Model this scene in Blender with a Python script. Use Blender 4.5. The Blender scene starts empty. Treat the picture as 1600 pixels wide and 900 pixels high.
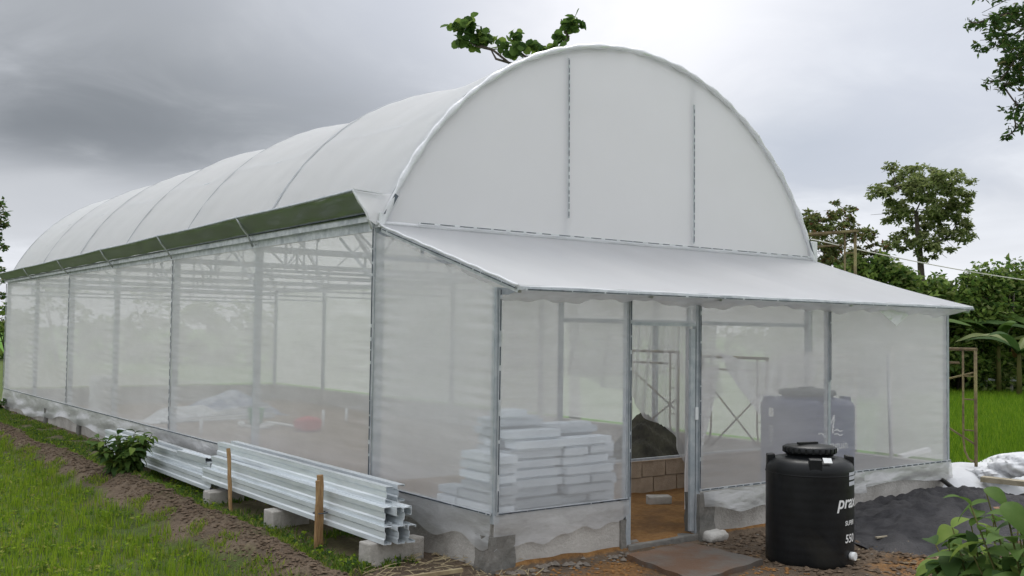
import bpy, math, random
import numpy as np
from mathutils import Vector, Matrix, Quaternion
random.seed(7); rng = np.random.default_rng(7)
S = bpy.context.scene; C = S.collection
R = math.radians
# ------------------------------------------------------------------ camera
cam_d = bpy.data.cameras.new('camera'); cam = bpy.data.objects.new('camera', cam_d); C.objects.link(cam)
YAW, PITCH, ROLL, F = 0.6423, 0.0427, 0.0135, 1596.24
CAMP = Vector((-5.0043, -8.9798, 2.0))
fw = Vector((math.sin(YAW)*math.cos(PITCH), math.cos(YAW)*math.cos(PITCH), math.sin(PITCH)))
rt = Vector((math.cos(YAW), -math.sin(YAW), 0)); up = rt.cross(fw)
rt2 = rt*math.cos(ROLL)+up*math.sin(ROLL); up2 = up*math.cos(ROLL)-rt*math.sin(ROLL)
cam.matrix_world = Matrix(((rt2.x, up2.x, -fw.x, CAMP.x), (rt2.y, up2.y, -fw.y, CAMP.y), (rt2.z, up2.z, -fw.z, CAMP.z), (0, 0, 0, 1)))
cam_d.sensor_width = 36; cam_d.lens = F/1600*36; cam_d.clip_end = 2000; cam_d.clip_start = 0.05
S.camera = cam
S.view_settings.view_transform = 'Standard'; S.view_settings.look = 'None'; S.view_settings.gamma = 1
S.view_settings.exposure = 0.36
S.cycles.transparent_max_bounces = 40; S.cycles.max_bounces = 10; S.cycles.diffuse_bounces = 4; S.cycles.transmission_bounces = 8
S.cycles.use_denoising = True
# ------------------------------------------------------------------ node helper
def nod(nt, t, **kw):
    n = nt.nodes.new(t)
    for k, v in kw.items():
        if k == 'inp':
            for a, b in v.items():
                if isinstance(b, bpy.types.NodeSocket): nt.links.new(b, n.inputs[a])
                else: n.inputs[a].default_value = b
        else: setattr(n, k, v)
    return n
def math_n(nt, op, a, b=None, clamp=False):
    n = nt.nodes.new('ShaderNodeMath'); n.operation = op; n.use_clamp = clamp
    for i, x in enumerate((a, b)):
        if x is None: continue
        if isinstance(x, bpy.types.NodeSocket): nt.links.new(x, n.inputs[i])
        else: n.inputs[i].default_value = x
    return n.outputs[0]
def mixc(nt, f, a, b, blend='MIX'):
    n = nt.nodes.new('ShaderNodeMix'); n.data_type = 'RGBA'; n.blend_type = blend
    for i, x in ((0, f), (6, a), (7, b)):
        if isinstance(x, bpy.types.NodeSocket): nt.links.new(x, n.inputs[i])
        else: n.inputs[i].default_value = x if i == 0 else (tuple(x)+(1,))[:4]
    return n.outputs[2]
def ramp(nt, f, stops):
    n = nt.nodes.new('ShaderNodeValToRGB'); nt.links.new(f, n.inputs[0])
    e = n.color_ramp.elements
    while len(e) < len(stops): e.new(0.5)
    for k, (p, c) in enumerate(stops):
        e[k].position = p; e[k].color = (c, c, c, 1) if isinstance(c, (int, float)) else tuple(c)+(1,)
    return n.outputs[0]
# ------------------------------------------------------------------ world: overcast sky
SUN_EL, SUN_AZ = R(56), R(48)         # azimuth measured from +Y towards +X
W = bpy.data.worlds.new('World'); S.world = W; W.use_nodes = True
nt = W.node_tree; nt.nodes.clear()
out = nod(nt, 'ShaderNodeOutputWorld'); bg = nod(nt, 'ShaderNodeBackground')
sky = nod(nt, 'ShaderNodeTexSky', sky_type='NISHITA'); sky.sun_disc = False; sky.sun_elevation = SUN_EL; sky.sun_rotation = SUN_AZ
tc = nod(nt, 'ShaderNodeTexCoord')
sep = nod(nt, 'ShaderNodeSeparateXYZ', inp={0: tc.outputs['Generated']})
zz = math_n(nt, 'ADD', math_n(nt, 'MAXIMUM', sep.outputs[2], 0.0), 0.22)
cx = math_n(nt, 'DIVIDE', sep.outputs[0], zz); cy = math_n(nt, 'DIVIDE', sep.outputs[1], zz)
cv = nod(nt, 'ShaderNodeCombineXYZ', inp={0: cx, 1: cy, 2: 0.0})
n1 = nod(nt, 'ShaderNodeTexNoise', inp={'Vector': cv.outputs[0], 'Scale': 0.75, 'Detail': 5.0, 'Roughness': 0.5, 'Distortion': 0.3})
n2 = nod(nt, 'ShaderNodeTexNoise', inp={'Vector': cv.outputs[0], 'Scale': 2.6, 'Detail': 6.0, 'Roughness': 0.55, 'Distortion': 0.6})
def pixdir(u, v):
    d = fw + rt2*((u-800)/F) - up2*((v-450)/F); return d.normalized()
def lobe(u, v, deg, soft, sx=1.0):
    """soft cloud bank centred on a sky direction"""
    d = pixdir(u, v)
    vm = nod(nt, 'ShaderNodeVectorMath', operation='SUBTRACT'); nt.links.new(tc.outputs['Generated'], vm.inputs[0]); vm.inputs[1].default_value = d
    vs = nod(nt, 'ShaderNodeVectorMath', operation='MULTIPLY'); nt.links.new(vm.outputs[0], vs.inputs[0]); vs.inputs[1].default_value = (1, 1, sx)
    ln = nod(nt, 'ShaderNodeVectorMath', operation='LENGTH'); nt.links.new(vs.outputs[0], ln.inputs[0])
    dist = math_n(nt, 'ADD', ln.outputs['Value'], math_n(nt, 'MULTIPLY', math_n(nt, 'SUBTRACT', n2.outputs[0], 0.5), 0.25))
    mr = nod(nt, 'ShaderNodeMapRange', interpolation_type='SMOOTHSTEP', inp={0: dist, 1: R(deg+soft), 2: R(deg-soft), 3: 0.0, 4: 1.0})
    return mr.outputs[0]
base = ramp(nt, n1.outputs[0], [(0.25, (0.50, 0.52, 0.56)), (0.5, (0.68, 0.70, 0.74)), (0.75, (0.84, 0.85, 0.88))])
fine = ramp(nt, n2.outputs[0], [(0.3, 0.90), (0.7, 1.08)])
col = mixc(nt, 1.0, base, fine, 'MULTIPLY')
def lay(col, f, c, k):
    return mixc(nt, math_n(nt, 'MULTIPLY', f, k), col, c)
col = lay(col, lobe(200, 60, 13, 12, 1.6), (0.255, 0.27, 0.29), 0.85)
col = lay(col, lobe(140, 215, 8, 8, 2.6), (0.155, 0.168, 0.185), 0.85)
col = lay(col, lobe(520, 170, 7, 7, 2.2), (0.215, 0.23, 0.25), 0.8)
col = lay(col, lobe(90, 330, 7, 5, 3.5), (0.47, 0.485, 0.51), 0.85)
col = lay(col, lobe(760, -30, 10, 10, 1.5), (0.50, 0.525, 0.585), 0.9)
col = lay(col, lobe(1050, 20, 7, 8, 1.5), (0.84, 0.84, 0.87), 0.95)
col = lay(col, lobe(1290, 230, 6, 6, 2.6), (0.36, 0.40, 0.47), 0.8)
col = lay(col, lobe(1500, 90, 8, 8, 1.6), (0.52, 0.55, 0.62), 0.8)
low = nod(nt, 'ShaderNodeMapRange', inp={0: sep.outputs[2], 1: 0.0, 2: 0.18, 3: 0.5, 4: 0.0})
col = mixc(nt, low.outputs[0], col, (0.56, 0.58, 0.64))
zen = nod(nt, 'ShaderNodeMapRange', interpolation_type='SMOOTHSTEP', inp={0: sep.outputs[2], 1: 0.32, 2: 1.0, 3: 1.0, 4: 1.9})
zm = nod(nt, 'ShaderNodeVectorMath', operation='SCALE'); nt.links.new(col, zm.inputs[0]); nt.links.new(zen.outputs[0], zm.inputs['Scale'])
sk = nod(nt, 'ShaderNodeVectorMath', operation='SCALE'); nt.links.new(sky.outputs[0], sk.inputs[0]); sk.inputs['Scale'].default_value = 0.08
fin = mixc(nt, 0.96, sk.outputs[0], zm.outputs[0])
nt.links.new(fin, bg.inputs[0]); bg.inputs[1].default_value = 1.0
nt.links.new(bg.outputs[0], out.inputs[0])
# ------------------------------------------------------------------ sun (veiled by cloud)
sl = bpy.data.lights.new('sun', 'SUN'); sl.energy = 1.2; sl.angle = R(25); sl.color = (1, 0.97, 0.92)
so = bpy.data.objects.new('sun', sl); C.objects.link(so)
sd = Vector((math.sin(SUN_AZ)*math.cos(SUN_EL), math.cos(SUN_AZ)*math.cos(SUN_EL), math.sin(SUN_EL)))
so.rotation_euler = sd.to_track_quat('Z', 'Y').to_euler()

# ------------------------------------------------------------------ materials
M = {}
def mat(name, c1, c2=None, rough=0.7, metal=0.0, scale=8.0, bump=0.0, bscale=None, spec=0.5, detail=6, trans=0.0, contrast=(0.35, 0.65), coord='Object', stain=None, stretch=None):
    m = bpy.data.materials.new(name); m.use_nodes = True; nt = m.node_tree; b = nt.nodes['Principled BSDF']
    t = nod(nt, 'ShaderNodeTexCoord'); vec = t.outputs[coord]
    if stretch:
        mp = nod(nt, 'ShaderNodeMapping', inp={0: vec}); mp.inputs['Scale'].default_value = stretch; vec = mp.outputs[0]
    n = nod(nt, 'ShaderNodeTexNoise', inp={'Vector': vec, 'Scale': scale, 'Detail': float(detail), 'Roughness': 0.6})
    if c2 is None: c2 = tuple(x*0.8 for x in c1)
    f = ramp(nt, n.outputs[0], [(contrast[0], 0.0), (contrast[1], 1.0)])
    col = mixc(nt, f, c1, c2)
    if stain:
        n3 = nod(nt, 'ShaderNodeTexNoise', inp={'Vector': vec, 'Scale': scale*0.22, 'Detail': 5.0, 'Roughness': 0.65, 'Distortion': 0.5})
        col = mixc(nt, ramp(nt, n3.outputs[0], [(0.48, 0.0), (0.66, 0.75)]), col, stain)
    nt.links.new(col, b.inputs['Base Color'])
    b.inputs['Metallic'].default_value = metal; b.inputs['Specular IOR Level'].default_value = spec
    rr = nod(nt, 'ShaderNodeMapRange', inp={0: n.outputs[0], 1: 0.3, 2: 0.7, 3: max(0.05, rough-0.12), 4: min(1, rough+0.1)})
    nt.links.new(rr.outputs[0], b.inputs['Roughness'])
    if bump:
        nb = nod(nt, 'ShaderNodeTexNoise', inp={'Vector': vec, 'Scale': bscale or scale*3, 'Detail': 8.0, 'Roughness': 0.65})
        bp = nod(nt, 'ShaderNodeBump', inp={'Height': nb.outputs[0], 'Strength': bump, 'Distance': 0.03}); nt.links.new(bp.outputs[0], b.inputs['Normal'])
    if trans:
        tr = nod(nt, 'ShaderNodeBsdfTranslucent', inp={0: col}); mx = nod(nt, 'ShaderNodeMixShader', inp={0: trans, 1: b.outputs[0], 2: tr.outputs[0]})
        nt.links.new(mx.outputs[0], nt.nodes['Material Output'].inputs[0])
    M[name] = m; return m
def film(name, col, opac, trans, noise=0.1, gloss=0.04, bump=0.15, bsc=(3, 3, 14), nsc=(1.2, 1.2, 5), shad=None, dirt=None):
    """thin plastic sheet or insect net: part of the light goes straight through, the rest is scattered"""
    m = bpy.data.materials.new(name); m.use_nodes = True; nt = m.node_tree; nt.nodes.clear()
    o = nod(nt, 'ShaderNodeOutputMaterial'); t = nod(nt, 'ShaderNodeTexCoord'); g = nod(nt, 'ShaderNodeNewGeometry')
    mp = nod(nt, 'ShaderNodeMapping', inp={0: t.outputs['Object']}); mp.inputs['Scale'].default_value = bsc
    nb = nod(nt, 'ShaderNodeTexNoise', inp={'Vector': mp.outputs[0], 'Scale': 1.0, 'Detail': 5.0, 'Distortion': 0.4})
    bp = nod(nt, 'ShaderNodeBump', inp={'Height': nb.outputs[0], 'Strength': bump, 'Distance': 0.05})
    mp2 = nod(nt, 'ShaderNodeMapping', inp={0: t.outputs['Object']}); mp2.inputs['Scale'].default_value = nsc
    nn = nod(nt, 'ShaderNodeTexNoise', inp={'Vector': mp2.outputs[0], 'Scale': 1.0, 'Detail': 6.0, 'Roughness': 0.6})
    colv = mixc(nt, ramp(nt, nn.outputs[0], [(0.3, 0.0), (0.7, 1.0)]), tuple(c*(1-noise) for c in col), col)
    if dirt:
        nd = nod(nt, 'ShaderNodeTexNoise', inp={'Vector': mp2.outputs[0], 'Scale': 2.3, 'Detail': 8.0, 'Roughness': 0.7})
        colv = mixc(nt, ramp(nt, nd.outputs[0], [(0.52, 0.0), (0.72, 0.3)]), colv, dirt)
    di = nod(nt, 'ShaderNodeBsdfDiffuse', inp={0: colv, 'Normal': bp.outputs[0]}); tr = nod(nt, 'ShaderNodeBsdfTranslucent', inp={0: colv, 'Normal': bp.outputs[0]})
    mx = nod(nt, 'ShaderNodeMixShader', inp={0: trans, 1: di.outputs[0], 2: tr.outputs[0]})
    gl = nod(nt, 'ShaderNodeBsdfGlossy', inp={'Roughness': 0.32, 'Normal': bp.outputs[0]})
    fr = nod(nt, 'ShaderNodeFresnel', inp={0: 1.35})
    mg = nod(nt, 'ShaderNodeMixShader', inp={0: math_n(nt, 'MULTIPLY', fr.outputs[0], gloss*8), 1: mx.outputs[0], 2: gl.outputs[0]})
    if opac >= 1: nt.links.new(mg.outputs[0], o.inputs[0])
    else:
        dt = nod(nt, 'ShaderNodeVectorMath', operation='DOT_PRODUCT'); nt.links.new(g.outputs['Incoming'], dt.inputs[0]); nt.links.new(g.outputs['Normal'], dt.inputs[1])
        c = math_n(nt, 'MAXIMUM', math_n(nt, 'ABSOLUTE', dt.outputs['Value']), 0.38)
        thru = math_n(nt, 'POWER', 1-opac, math_n(nt, 'DIVIDE', 1.0, c))     # longer way through the weave at a slant
        thru = math_n(nt, 'MULTIPLY', thru, nod(nt, 'ShaderNodeMapRange', inp={0: nn.outputs[0], 1: 0.3, 2: 0.7, 3: 1.15, 4: 0.86}).outputs[0], clamp=True)
        tp = nod(nt, 'ShaderNodeBsdfTransparent')
        ma = nod(nt, 'ShaderNodeMixShader', inp={0: thru, 1: mg.outputs[0], 2: tp.outputs[0]})
        nt.links.new(ma.outputs[0], o.inputs[0])
    M[name] = m; return m
film('net', (0.90, 0.905, 0.91), 0.32, 0.45, noise=0.07, gloss=0.02, bump=0.08, bsc=(1.5, 1.5, 16), nsc=(0.5, 0.5, 1.6))
film('net_back', (0.90, 0.90, 0.895), 0.66, 0.45, noise=0.12, gloss=0.0)
film('porch_film_dimmed', (0.70, 0.71, 0.73), 0.96, 0.5, noise=0.07, gloss=0.02, bump=0.2, bsc=(2, 1, 2), nsc=(1.5, 0.5, 1))  # same film as the gable, colour darkened to offset the stronger light
film('seam_film', (0.60, 0.62, 0.64), 1.0, 0.4, noise=0.2, gloss=0.03, bump=0.3)
film('clear_film', (0.82, 0.83, 0.84), 0.46, 0.4, noise=0.2, gloss=0.05, bump=0.4, bsc=(3, 3, 8), nsc=(2.5, 2.5, 6), dirt=(0.25, 0.21, 0.16))
film('roof_film', (0.86, 0.87, 0.88), 0.93, 0.55, noise=0.05, gloss=0.03, bump=0.12, bsc=(1.2, 2, 1.2), nsc=(0.6, 1.5, 0.6))
film('gable_film', (0.88, 0.88, 0.90), 1.0, 0.5, noise=0.04, gloss=0.02, bump=0.10, bsc=(0.8, 1, 0.8), nsc=(0.5, 1, 0.5))
film('white_film', (0.86, 0.87, 0.89), 1.0, 0.25, noise=0.08, gloss=0.05, bump=0.5, bsc=(6, 6, 6), nsc=(3, 3, 3))
film('torn_white', (0.88, 0.87, 0.88), 0.70, 0.45, noise=0.15, gloss=0.04, bump=0.4, bsc=(6, 6, 2), nsc=(5, 5, 1.5))
film('torn', (0.80, 0.80, 0.81), 0.46, 0.45, noise=0.2, gloss=0.04, bump=0.4, bsc=(6, 6, 2), nsc=(5, 5, 1.5))
film('gutter_film', (0.10, 0.135, 0.095), 1.0, 0.3, noise=0.35, gloss=0.04, bump=0.3, bsc=(5, 2, 5), nsc=(6, 1.2, 6), dirt=(0.05, 0.07, 0.04))
mat('galv', (0.62, 0.64, 0.66), (0.48, 0.51, 0.53), rough=0.45, metal=0.3, scale=14, stain=(0.30, 0.33, 0.36))
mat('galv_post', (0.48, 0.51, 0.53), (0.34, 0.38, 0.41), rough=0.5, metal=0.3, scale=9)
mat('galv_bright', (0.74, 0.78, 0.80), (0.60, 0.65, 0.68), rough=0.42, metal=0.25, scale=5, bump=0.05, stretch=(6, 0.6, 6), stain=(0.46, 0.49, 0.50))
mat('lock_dark', (0.10, 0.12, 0.14), (0.06, 0.07, 0.09), rough=0.5, metal=0.3)
mat('white_metal', (0.74, 0.76, 0.77), (0.62, 0.64, 0.65), rough=0.4, scale=10)
mat('concrete', (0.52, 0.50, 0.46), (0.40, 0.38, 0.35), rough=0.9, scale=4, bump=0.5, bscale=30, stain=(0.22, 0.20, 0.17), contrast=(0.3, 0.7))
mat('concrete_wet', (0.17, 0.165, 0.15), (0.10, 0.10, 0.09), rough=0.75, scale=6, bump=0.6, bscale=26, stain=(0.27, 0.25, 0.22))
mat('block_brown', (0.46, 0.36, 0.26), (0.36, 0.28, 0.20), rough=0.95, scale=7, bump=0.6, bscale=30, stain=(0.20, 0.14, 0.09))
mat('mortar', (0.30, 0.24, 0.18), rough=0.95, scale=9, bump=0.5)
mat('block_grey', (0.48, 0.45, 0.41), (0.36, 0.34, 0.30), rough=0.95, scale=6, bump=0.6, bscale=28, stain=(0.27, 0.23, 0.18))
mat('block_white', (0.66, 0.71, 0.75), (0.56, 0.61, 0.66), rough=0.9, scale=5, bump=0.25, bscale=30)
mat('stone_white', (0.62, 0.60, 0.56), (0.46, 0.44, 0.40), rough=0.95, scale=6, bump=0.6)
mat('bamboo', (0.40, 0.25, 0.11), (0.25, 0.14, 0.06), rough=0.7, scale=10, bump=0.3, stretch=(5, 5, 0.8))
mat('plank', (0.33, 0.18, 0.09), (0.20, 0.11, 0.06), rough=0.8, scale=6, bump=0.3, stretch=(1, 8, 8))
mat('plank_grey', (0.38, 0.33, 0.24), (0.25, 0.22, 0.15), rough=0.85, scale=6, bump=0.3)
mat('rust_tube', (0.20, 0.15, 0.075), (0.10, 0.07, 0.04), rough=0.8, scale=12, stain=(0.30, 0.28, 0.10))
vary = M['block_white']
_nt = vary.node_tree; _oi = nod(_nt, 'ShaderNodeObjectInfo'); _b = _nt.nodes['Principled BSDF']; _c = _b.inputs['Base Color'].links[0].from_socket
_mr = nod(_nt, 'ShaderNodeMapRange', inp={0: _oi.outputs['Random'], 1: 0.0, 2: 1.0, 3: 0.62, 4: 1.2}); _vs = nod(_nt, 'ShaderNodeVectorMath', operation='SCALE'); _nt.links.new(_c, _vs.inputs[0]); _nt.links.new(_mr.outputs[0], _vs.inputs['Scale']); _nt.links.new(_vs.outputs[0], _b.inputs['Base Color'])
mat('black_plastic', (0.005, 0.006, 0.007), (0.009, 0.010, 0.011), rough=0.42, scale=4, bump=0.04, spec=0.28, stain=(0.03, 0.028, 0.022))
mat('blue_plastic', (0.012, 0.025, 0.11), (0.02, 0.035, 0.13), rough=0.4, scale=3)
mat('cap_grey', (0.10, 0.11, 0.11), rough=0.6)
mat('print_white', (0.82, 0.83, 0.82), (0.70, 0.71, 0.70), rough=0.6, scale=30)
mat('print_pale', (0.55, 0.58, 0.62), rough=0.6)
mat('orange_print', (0.5, 0.12, 0.05), rough=0.6)
mat('sand', (0.085, 0.083, 0.086), (0.05, 0.049, 0.052), rough=1.0, scale=5, bump=0.9, bscale=60, spec=0.1, stain=(0.12, 0.115, 0.115))
mat('pebble', (0.22, 0.19, 0.155), (0.14, 0.12, 0.10), rough=0.95, scale=20)
mat('straw', (0.36, 0.30, 0.17), (0.24, 0.18, 0.10), rough=0.9)
mat('bark', (0.11, 0.09, 0.07), (0.06, 0.05, 0.04), rough=0.95, scale=12, bump=0.6)
mat('rope', (0.72, 0.71, 0.64), rough=0.8)
mat('pvc', (0.78, 0.79, 0.78), rough=0.4)
mat('green_bucket', (0.05, 0.45, 0.12), rough=0.5)
mat('red_cloth', (0.55, 0.05, 0.06), rough=0.8)
mat('dark_tarp', (0.07, 0.065, 0.04), (0.035, 0.033, 0.025), rough=0.8, scale=5, bump=0.5)
mat('grey_tarp', (0.50, 0.54, 0.60), (0.18, 0.22, 0.34), rough=0.7, scale=2.5, contrast=(0.42, 0.58))
for nm, a, b, tr in (('leaf_dark', (0.04, 0.085, 0.022), (0.06, 0.11, 0.03), .35), ('leaf_mid', (0.08, 0.15, 0.03), (0.11, 0.18, 0.045), .4), ('leaf_light', (0.17, 0.26, 0.05), (0.22, 0.30, 0.07), .45),
                     ('leaf_olive', (0.10, 0.115, 0.03), (0.15, 0.13, 0.05), .25), ('leaf_brown', (0.20, 0.10, 0.05), (0.12, 0.07, 0.03), .2),
                     ('grass_a', (0.20, 0.31, 0.018), (0.27, 0.37, 0.03), .4), ('grass_b', (0.105, 0.19, 0.018), (0.14, 0.23, 0.025), .35), ('grass_c', (0.28, 0.32, 0.05), (0.32, 0.30, 0.09), .4),
                     ('paddy_a', (0.13, 0.25, 0.012), (0.17, 0.29, 0.02), .35), ('paddy_b', (0.085, 0.18, 0.012), (0.12, 0.22, 0.015), .35)):
    mat(nm, a, b, rough=0.7, scale=3, trans=tr, spec=0.15)

def at(u, v, d):
    q = fw+rt2*((u-800)/F)-up2*((v-450)/F); p = CAMP+q*d; return p
# ------------------------------------------------------------------ mesh helpers
class MB:
    def __init__(s): s.v = []; s.f = []; s.sm = []
    def add(s, vs, fs, smooth=False):
        o = len(s.v); s.v += [tuple(v) for v in vs]; s.f += [tuple(i+o for i in f) for f in fs]; s.sm += [smooth]*len(fs)
        return s
    def box(s, a, b, jit=0.0):
        vs = [(x, y, z) for x in (a[0], b[0]) for y in (a[1], b[1]) for z in (a[2], b[2])]
        if jit: vs = [tuple(c+random.uniform(-jit, jit) for c in v) for v in vs]
        return s.add(vs, [(0, 1, 3, 2), (4, 6, 7, 5), (0, 4, 5, 1), (2, 3, 7, 6), (0, 2, 6, 4), (1, 5, 7, 3)])
    def tube(s, pts, r, n=8, caps=True, smooth=True):
        pts = [Vector(p) for p in pts]; rs = r if isinstance(r, (list, tuple)) else [r]*len(pts)
        vs = []; ref = None
        for i, p in enumerate(pts):
            d = (pts[min(i+1, len(pts)-1)]-pts[max(i-1, 0)]).normalized()
            if ref is None: ref = Vector((0, 0, 1)) if abs(d.z) < 0.9 else Vector((1, 0, 0))
            a = d.cross(ref).normalized(); b = d.cross(a).normalized(); ref = -b if False else ref
            for k in range(n):
                t = 2*math.pi*k/n; vs.append(p+(a*math.cos(t)+b*math.sin(t))*rs[i])
        fs = [(i*n+k, i*n+(k+1) % n, (i+1)*n+(k+1) % n, (i+1)*n+k) for i in range(len(pts)-1) for k in range(n)]
        s.add(vs, fs, smooth)
        if caps:
            o = len(s.v)-len(vs); s.f += [tuple(o+k for k in range(n))[::-1], tuple(o+(len(pts)-1)*n+k for k in range(n))]; s.sm += [False, False]
        return s
    def bar(s, p, q, w, h, upv=(0, 0, 1)):
        p, q = Vector(p), Vector(q); d = (q-p).normalized(); u = Vector(upv)
        if abs(d.dot(u)) > 0.98: u = Vector((0, 1, 0))
        a = d.cross(u).normalized()*w/2; b = a.cross(d).normalized()*h/2
        vs = [e+sa*a+sb*b for e in (p, q) for sa, sb in ((-1, -1), (1, -1), (1, 1), (-1, 1))]
        return s.add(vs, [(0, 1, 2, 3), (7, 6, 5, 4), (0, 4, 5, 1), (1, 5, 6, 2), (2, 6, 7, 3), (3, 7, 4, 0)])
    def lathe(s, prof, n=48, c=(0, 0), smooth=True):
        vs = [(c[0]+r*math.cos(2*math.pi*k/n), c[1]+r*math.sin(2*math.pi*k/n), z) for r, z in prof for k in range(n)]
        return s.add(vs, [(i*n+k, i*n+(k+1) % n, (i+1)*n+(k+1) % n, (i+1)*n+k) for i in range(len(prof)-1) for k in range(n)], smooth)
    def grid(s, fn, nu, nv, smooth=True):
        vs = [fn(i/nu, j/nv) for j in range(nv+1) for i in range(nu+1)]
        return s.add(vs, [(j*(nu+1)+i, j*(nu+1)+i+1, (j+1)*(nu+1)+i+1, (j+1)*(nu+1)+i) for j in range(nv) for i in range(nu)], smooth)
    def mesh(s, name, m):
        me = bpy.data.meshes.new(name); me.from_pydata(s.v, [], s.f); me.polygons.foreach_set('use_smooth', s.sm)
        me.materials.append(M[m] if isinstance(m, str) else m); me.update(); return me
    def build(s, name, m, parent=None, bevel=0.0, loc=None):
        o = bpy.data.objects.new(name, s.mesh(name, m)); C.objects.link(o)
        if parent: o.parent = parent
        if loc is not None: o.location = loc
        if bevel:
            b = o.modifiers.new('bevel', 'BEVEL'); b.width = bevel; b.segments = 2; b.limit_method = 'ANGLE'
        return o
def np_obj(name, V, Fq, mats, mi=None, parent=None, smooth=False):
    """mesh from arrays V (n,3), Fq (m,k)"""
    me = bpy.data.meshes.new(name); k = Fq.shape[1]; m = len(Fq)
    me.vertices.add(len(V)); me.vertices.foreach_set('co', V.astype(np.float32).ravel())
    me.loops.add(m*k); me.loops.foreach_set('vertex_index', Fq.astype(np.int32).ravel())
    me.polygons.add(m); me.polygons.foreach_set('loop_start', np.arange(0, m*k, k, dtype=np.int32))
    for a in mats: me.materials.append(M[a] if isinstance(a, str) else a)
    if mi is not None: me.polygons.foreach_set('material_index', mi.astype(np.int32))
    me.polygons.foreach_set('use_smooth', np.full(m, smooth))
    me.update(calc_edges=True); me.validate()
    o = bpy.data.objects.new(name, me); C.objects.link(o)
    if parent: o.parent = parent
    return o
def tag(o, label=None, cat=None, group=None, kind=None):
    if label: o['label'] = label
    if cat: o['category'] = cat
    if group: o['group'] = group
    if kind: o['kind'] = kind
    return o
def empty(name, loc=(0, 0, 0), rz=0.0):
    o = bpy.data.objects.new(name, None); C.objects.link(o); o.location = loc; o.rotation_euler = (0, 0, rz); o.empty_display_size = 0.2
    return o
def dup(o, parent=None):
    c = o.copy(); C.objects.link(c); c.parent = parent
    for ch in list(o.children): dup(ch, c)
    return c
def sn(x, y, s=1.0, seed=0):
    """cheap smooth value noise, -1..1 (numpy or float)"""
    x = x*s+seed*17.3; y = y*s+seed*9.1
    return (np.sin(x*1.7+1.3*np.sin(y*1.1))+np.sin(y*2.3+1.7*np.sin(x*0.9+2))+np.sin((x+y)*1.31+np.sin(x*2.1-y*1.4)))/3

# ------------------------------------------------------------------ ground
FLOOR = 0.07
def gz(x, y):
    x = np.asarray(x, float); y = np.asarray(y, float)
    ss = lambda a, b, t: (lambda q: q*q*(3-2*q))(np.clip((t-a)/(b-a), 0, 1))
    z = 0.012*sn(x, y, 3.1, 1)+0.006*sn(x, y, 11, 2)
    bc = -1.22+0.10*np.sin(y*0.5)+0.05*np.sin(y*1.7+1)+0.012*y       # bund centre line
    z += 0.13*np.exp(-(np.abs(x-bc)/0.23)**3)*(1+0.30*sn(x, y, 7, 3))+0.02*np.exp(-((x-bc)/0.3)**2)*sn(x, y, 19, 5)
    z -= 0.09*ss(-1.45, -1.8, x-0.012*y)                              # paddy bed, lower
    z -= 0.05*np.exp(-((x+3.0)/0.22)**2)*ss(3.0, 1.0, y)*1.2
    z -= 0.03*ss(-0.4, -0.75, x)*ss(-1.45, -1.0, x)
    z -= 0.10*ss(8.2, 9.2, x)                                        # right paddy
    z += 0.05*sn(x, y, 5, 7)*np.exp(-((x-3.9)/1.6)**2-((y+3.7)/1.1)**2)+0.02*sn(x, y, 14, 8)*ss(2.2, 3.0, x)*ss(7, 6, x)*ss(-2.1, -2.4, y)
    ins = ss(0.0, 0.05, x)*ss(6.95, 6.9, x)*ss(-2.14, -2.06, y)*ss(18, 17.9, y)
    z = z*(1-ins)+ins*(FLOOR+0.012*sn(x, y, 2.7, 4)+0.01*sn(x, y, 9, 5))
    return z
def axis(lo, hi, flo, fhi, fine, far):
    a = list(np.arange(flo, fhi, fine)); v = flo; s = fine
    left = []
    while v > lo: s *= 1.22; v -= s; left.append(max(v, lo))
    v = a[-1]; s = fine; right = []
    while v < hi: s *= 1.22; v += s; right.append(min(v, hi))
    return np.array(left[::-1]+a+right)
xs = axis(-900, 900, -4.0, 10.0, 0.05, 1); ys = axis(-300, 1200, -6.5, 12.0, 0.06, 1)
X, Y = np.meshgrid(xs, ys); Z = gz(X, Y)
V = np.stack([X.ravel(), Y.ravel(), Z.ravel()], 1); nx, ny = len(xs), len(ys)
I, J = np.meshgrid(np.arange(nx-1), np.arange(ny-1)); a = (J*nx+I).ravel()
Fq = np.stack([a, a+1, a+1+nx, a+nx], 1)
gm = bpy.data.materials.new('ground_mix'); gm.use_nodes = True
ground = np_obj('ground', V, Fq, [gm], smooth=True); tag(ground, 'earth with mud, orange soil and green paddy reaching the trees', kind='structure')
ss = lambda a, b, t: (lambda q: q*q*(3-2*q))(np.clip((t-a)/(b-a), 0, 1))
xv, yv = V[:, 0], V[:, 1]
nz = sn(xv, yv, 2.3, 3)*0.25
inside = (xv > 0) & (xv < 6.95) & (yv > -2.1) & (yv < 18)
grassw = np.clip(ss(-1.4, -1.75, xv-0.012*yv+nz)+0.35*ss(-0.05, -0.3, xv)*ss(-1.15, -0.85, xv+nz)*ss(-1.3, -0.4, yv)+ss(8.0, 8.8, xv+nz*2)+ss(19, 22, yv), 0, 1)
grassw[inside] = 0
orange = np.exp(-((xv-1.2)/1.3)**2-((yv+2.7)/0.5)**2)*0.75+0.55*np.exp(-((xv-3.0)/1.0)**2-((yv+3.9)/0.5)**2)
orange = np.where(inside, 1.0, np.clip(orange+nz*1.2, 0, 1)); 
paddy = ss(8.0, 9.0, xv)
fl = np.where(inside & (yv > 0.1), 1.0, 0.0)
ca = ground.data.color_attributes.new('zones', 'FLOAT_COLOR', 'POINT')
ca.data.foreach_set('color', np.stack([grassw, orange, paddy, fl], 1).astype(np.float32).ravel())
nt = gm.node_tree; b = nt.nodes['Principled BSDF']
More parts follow.
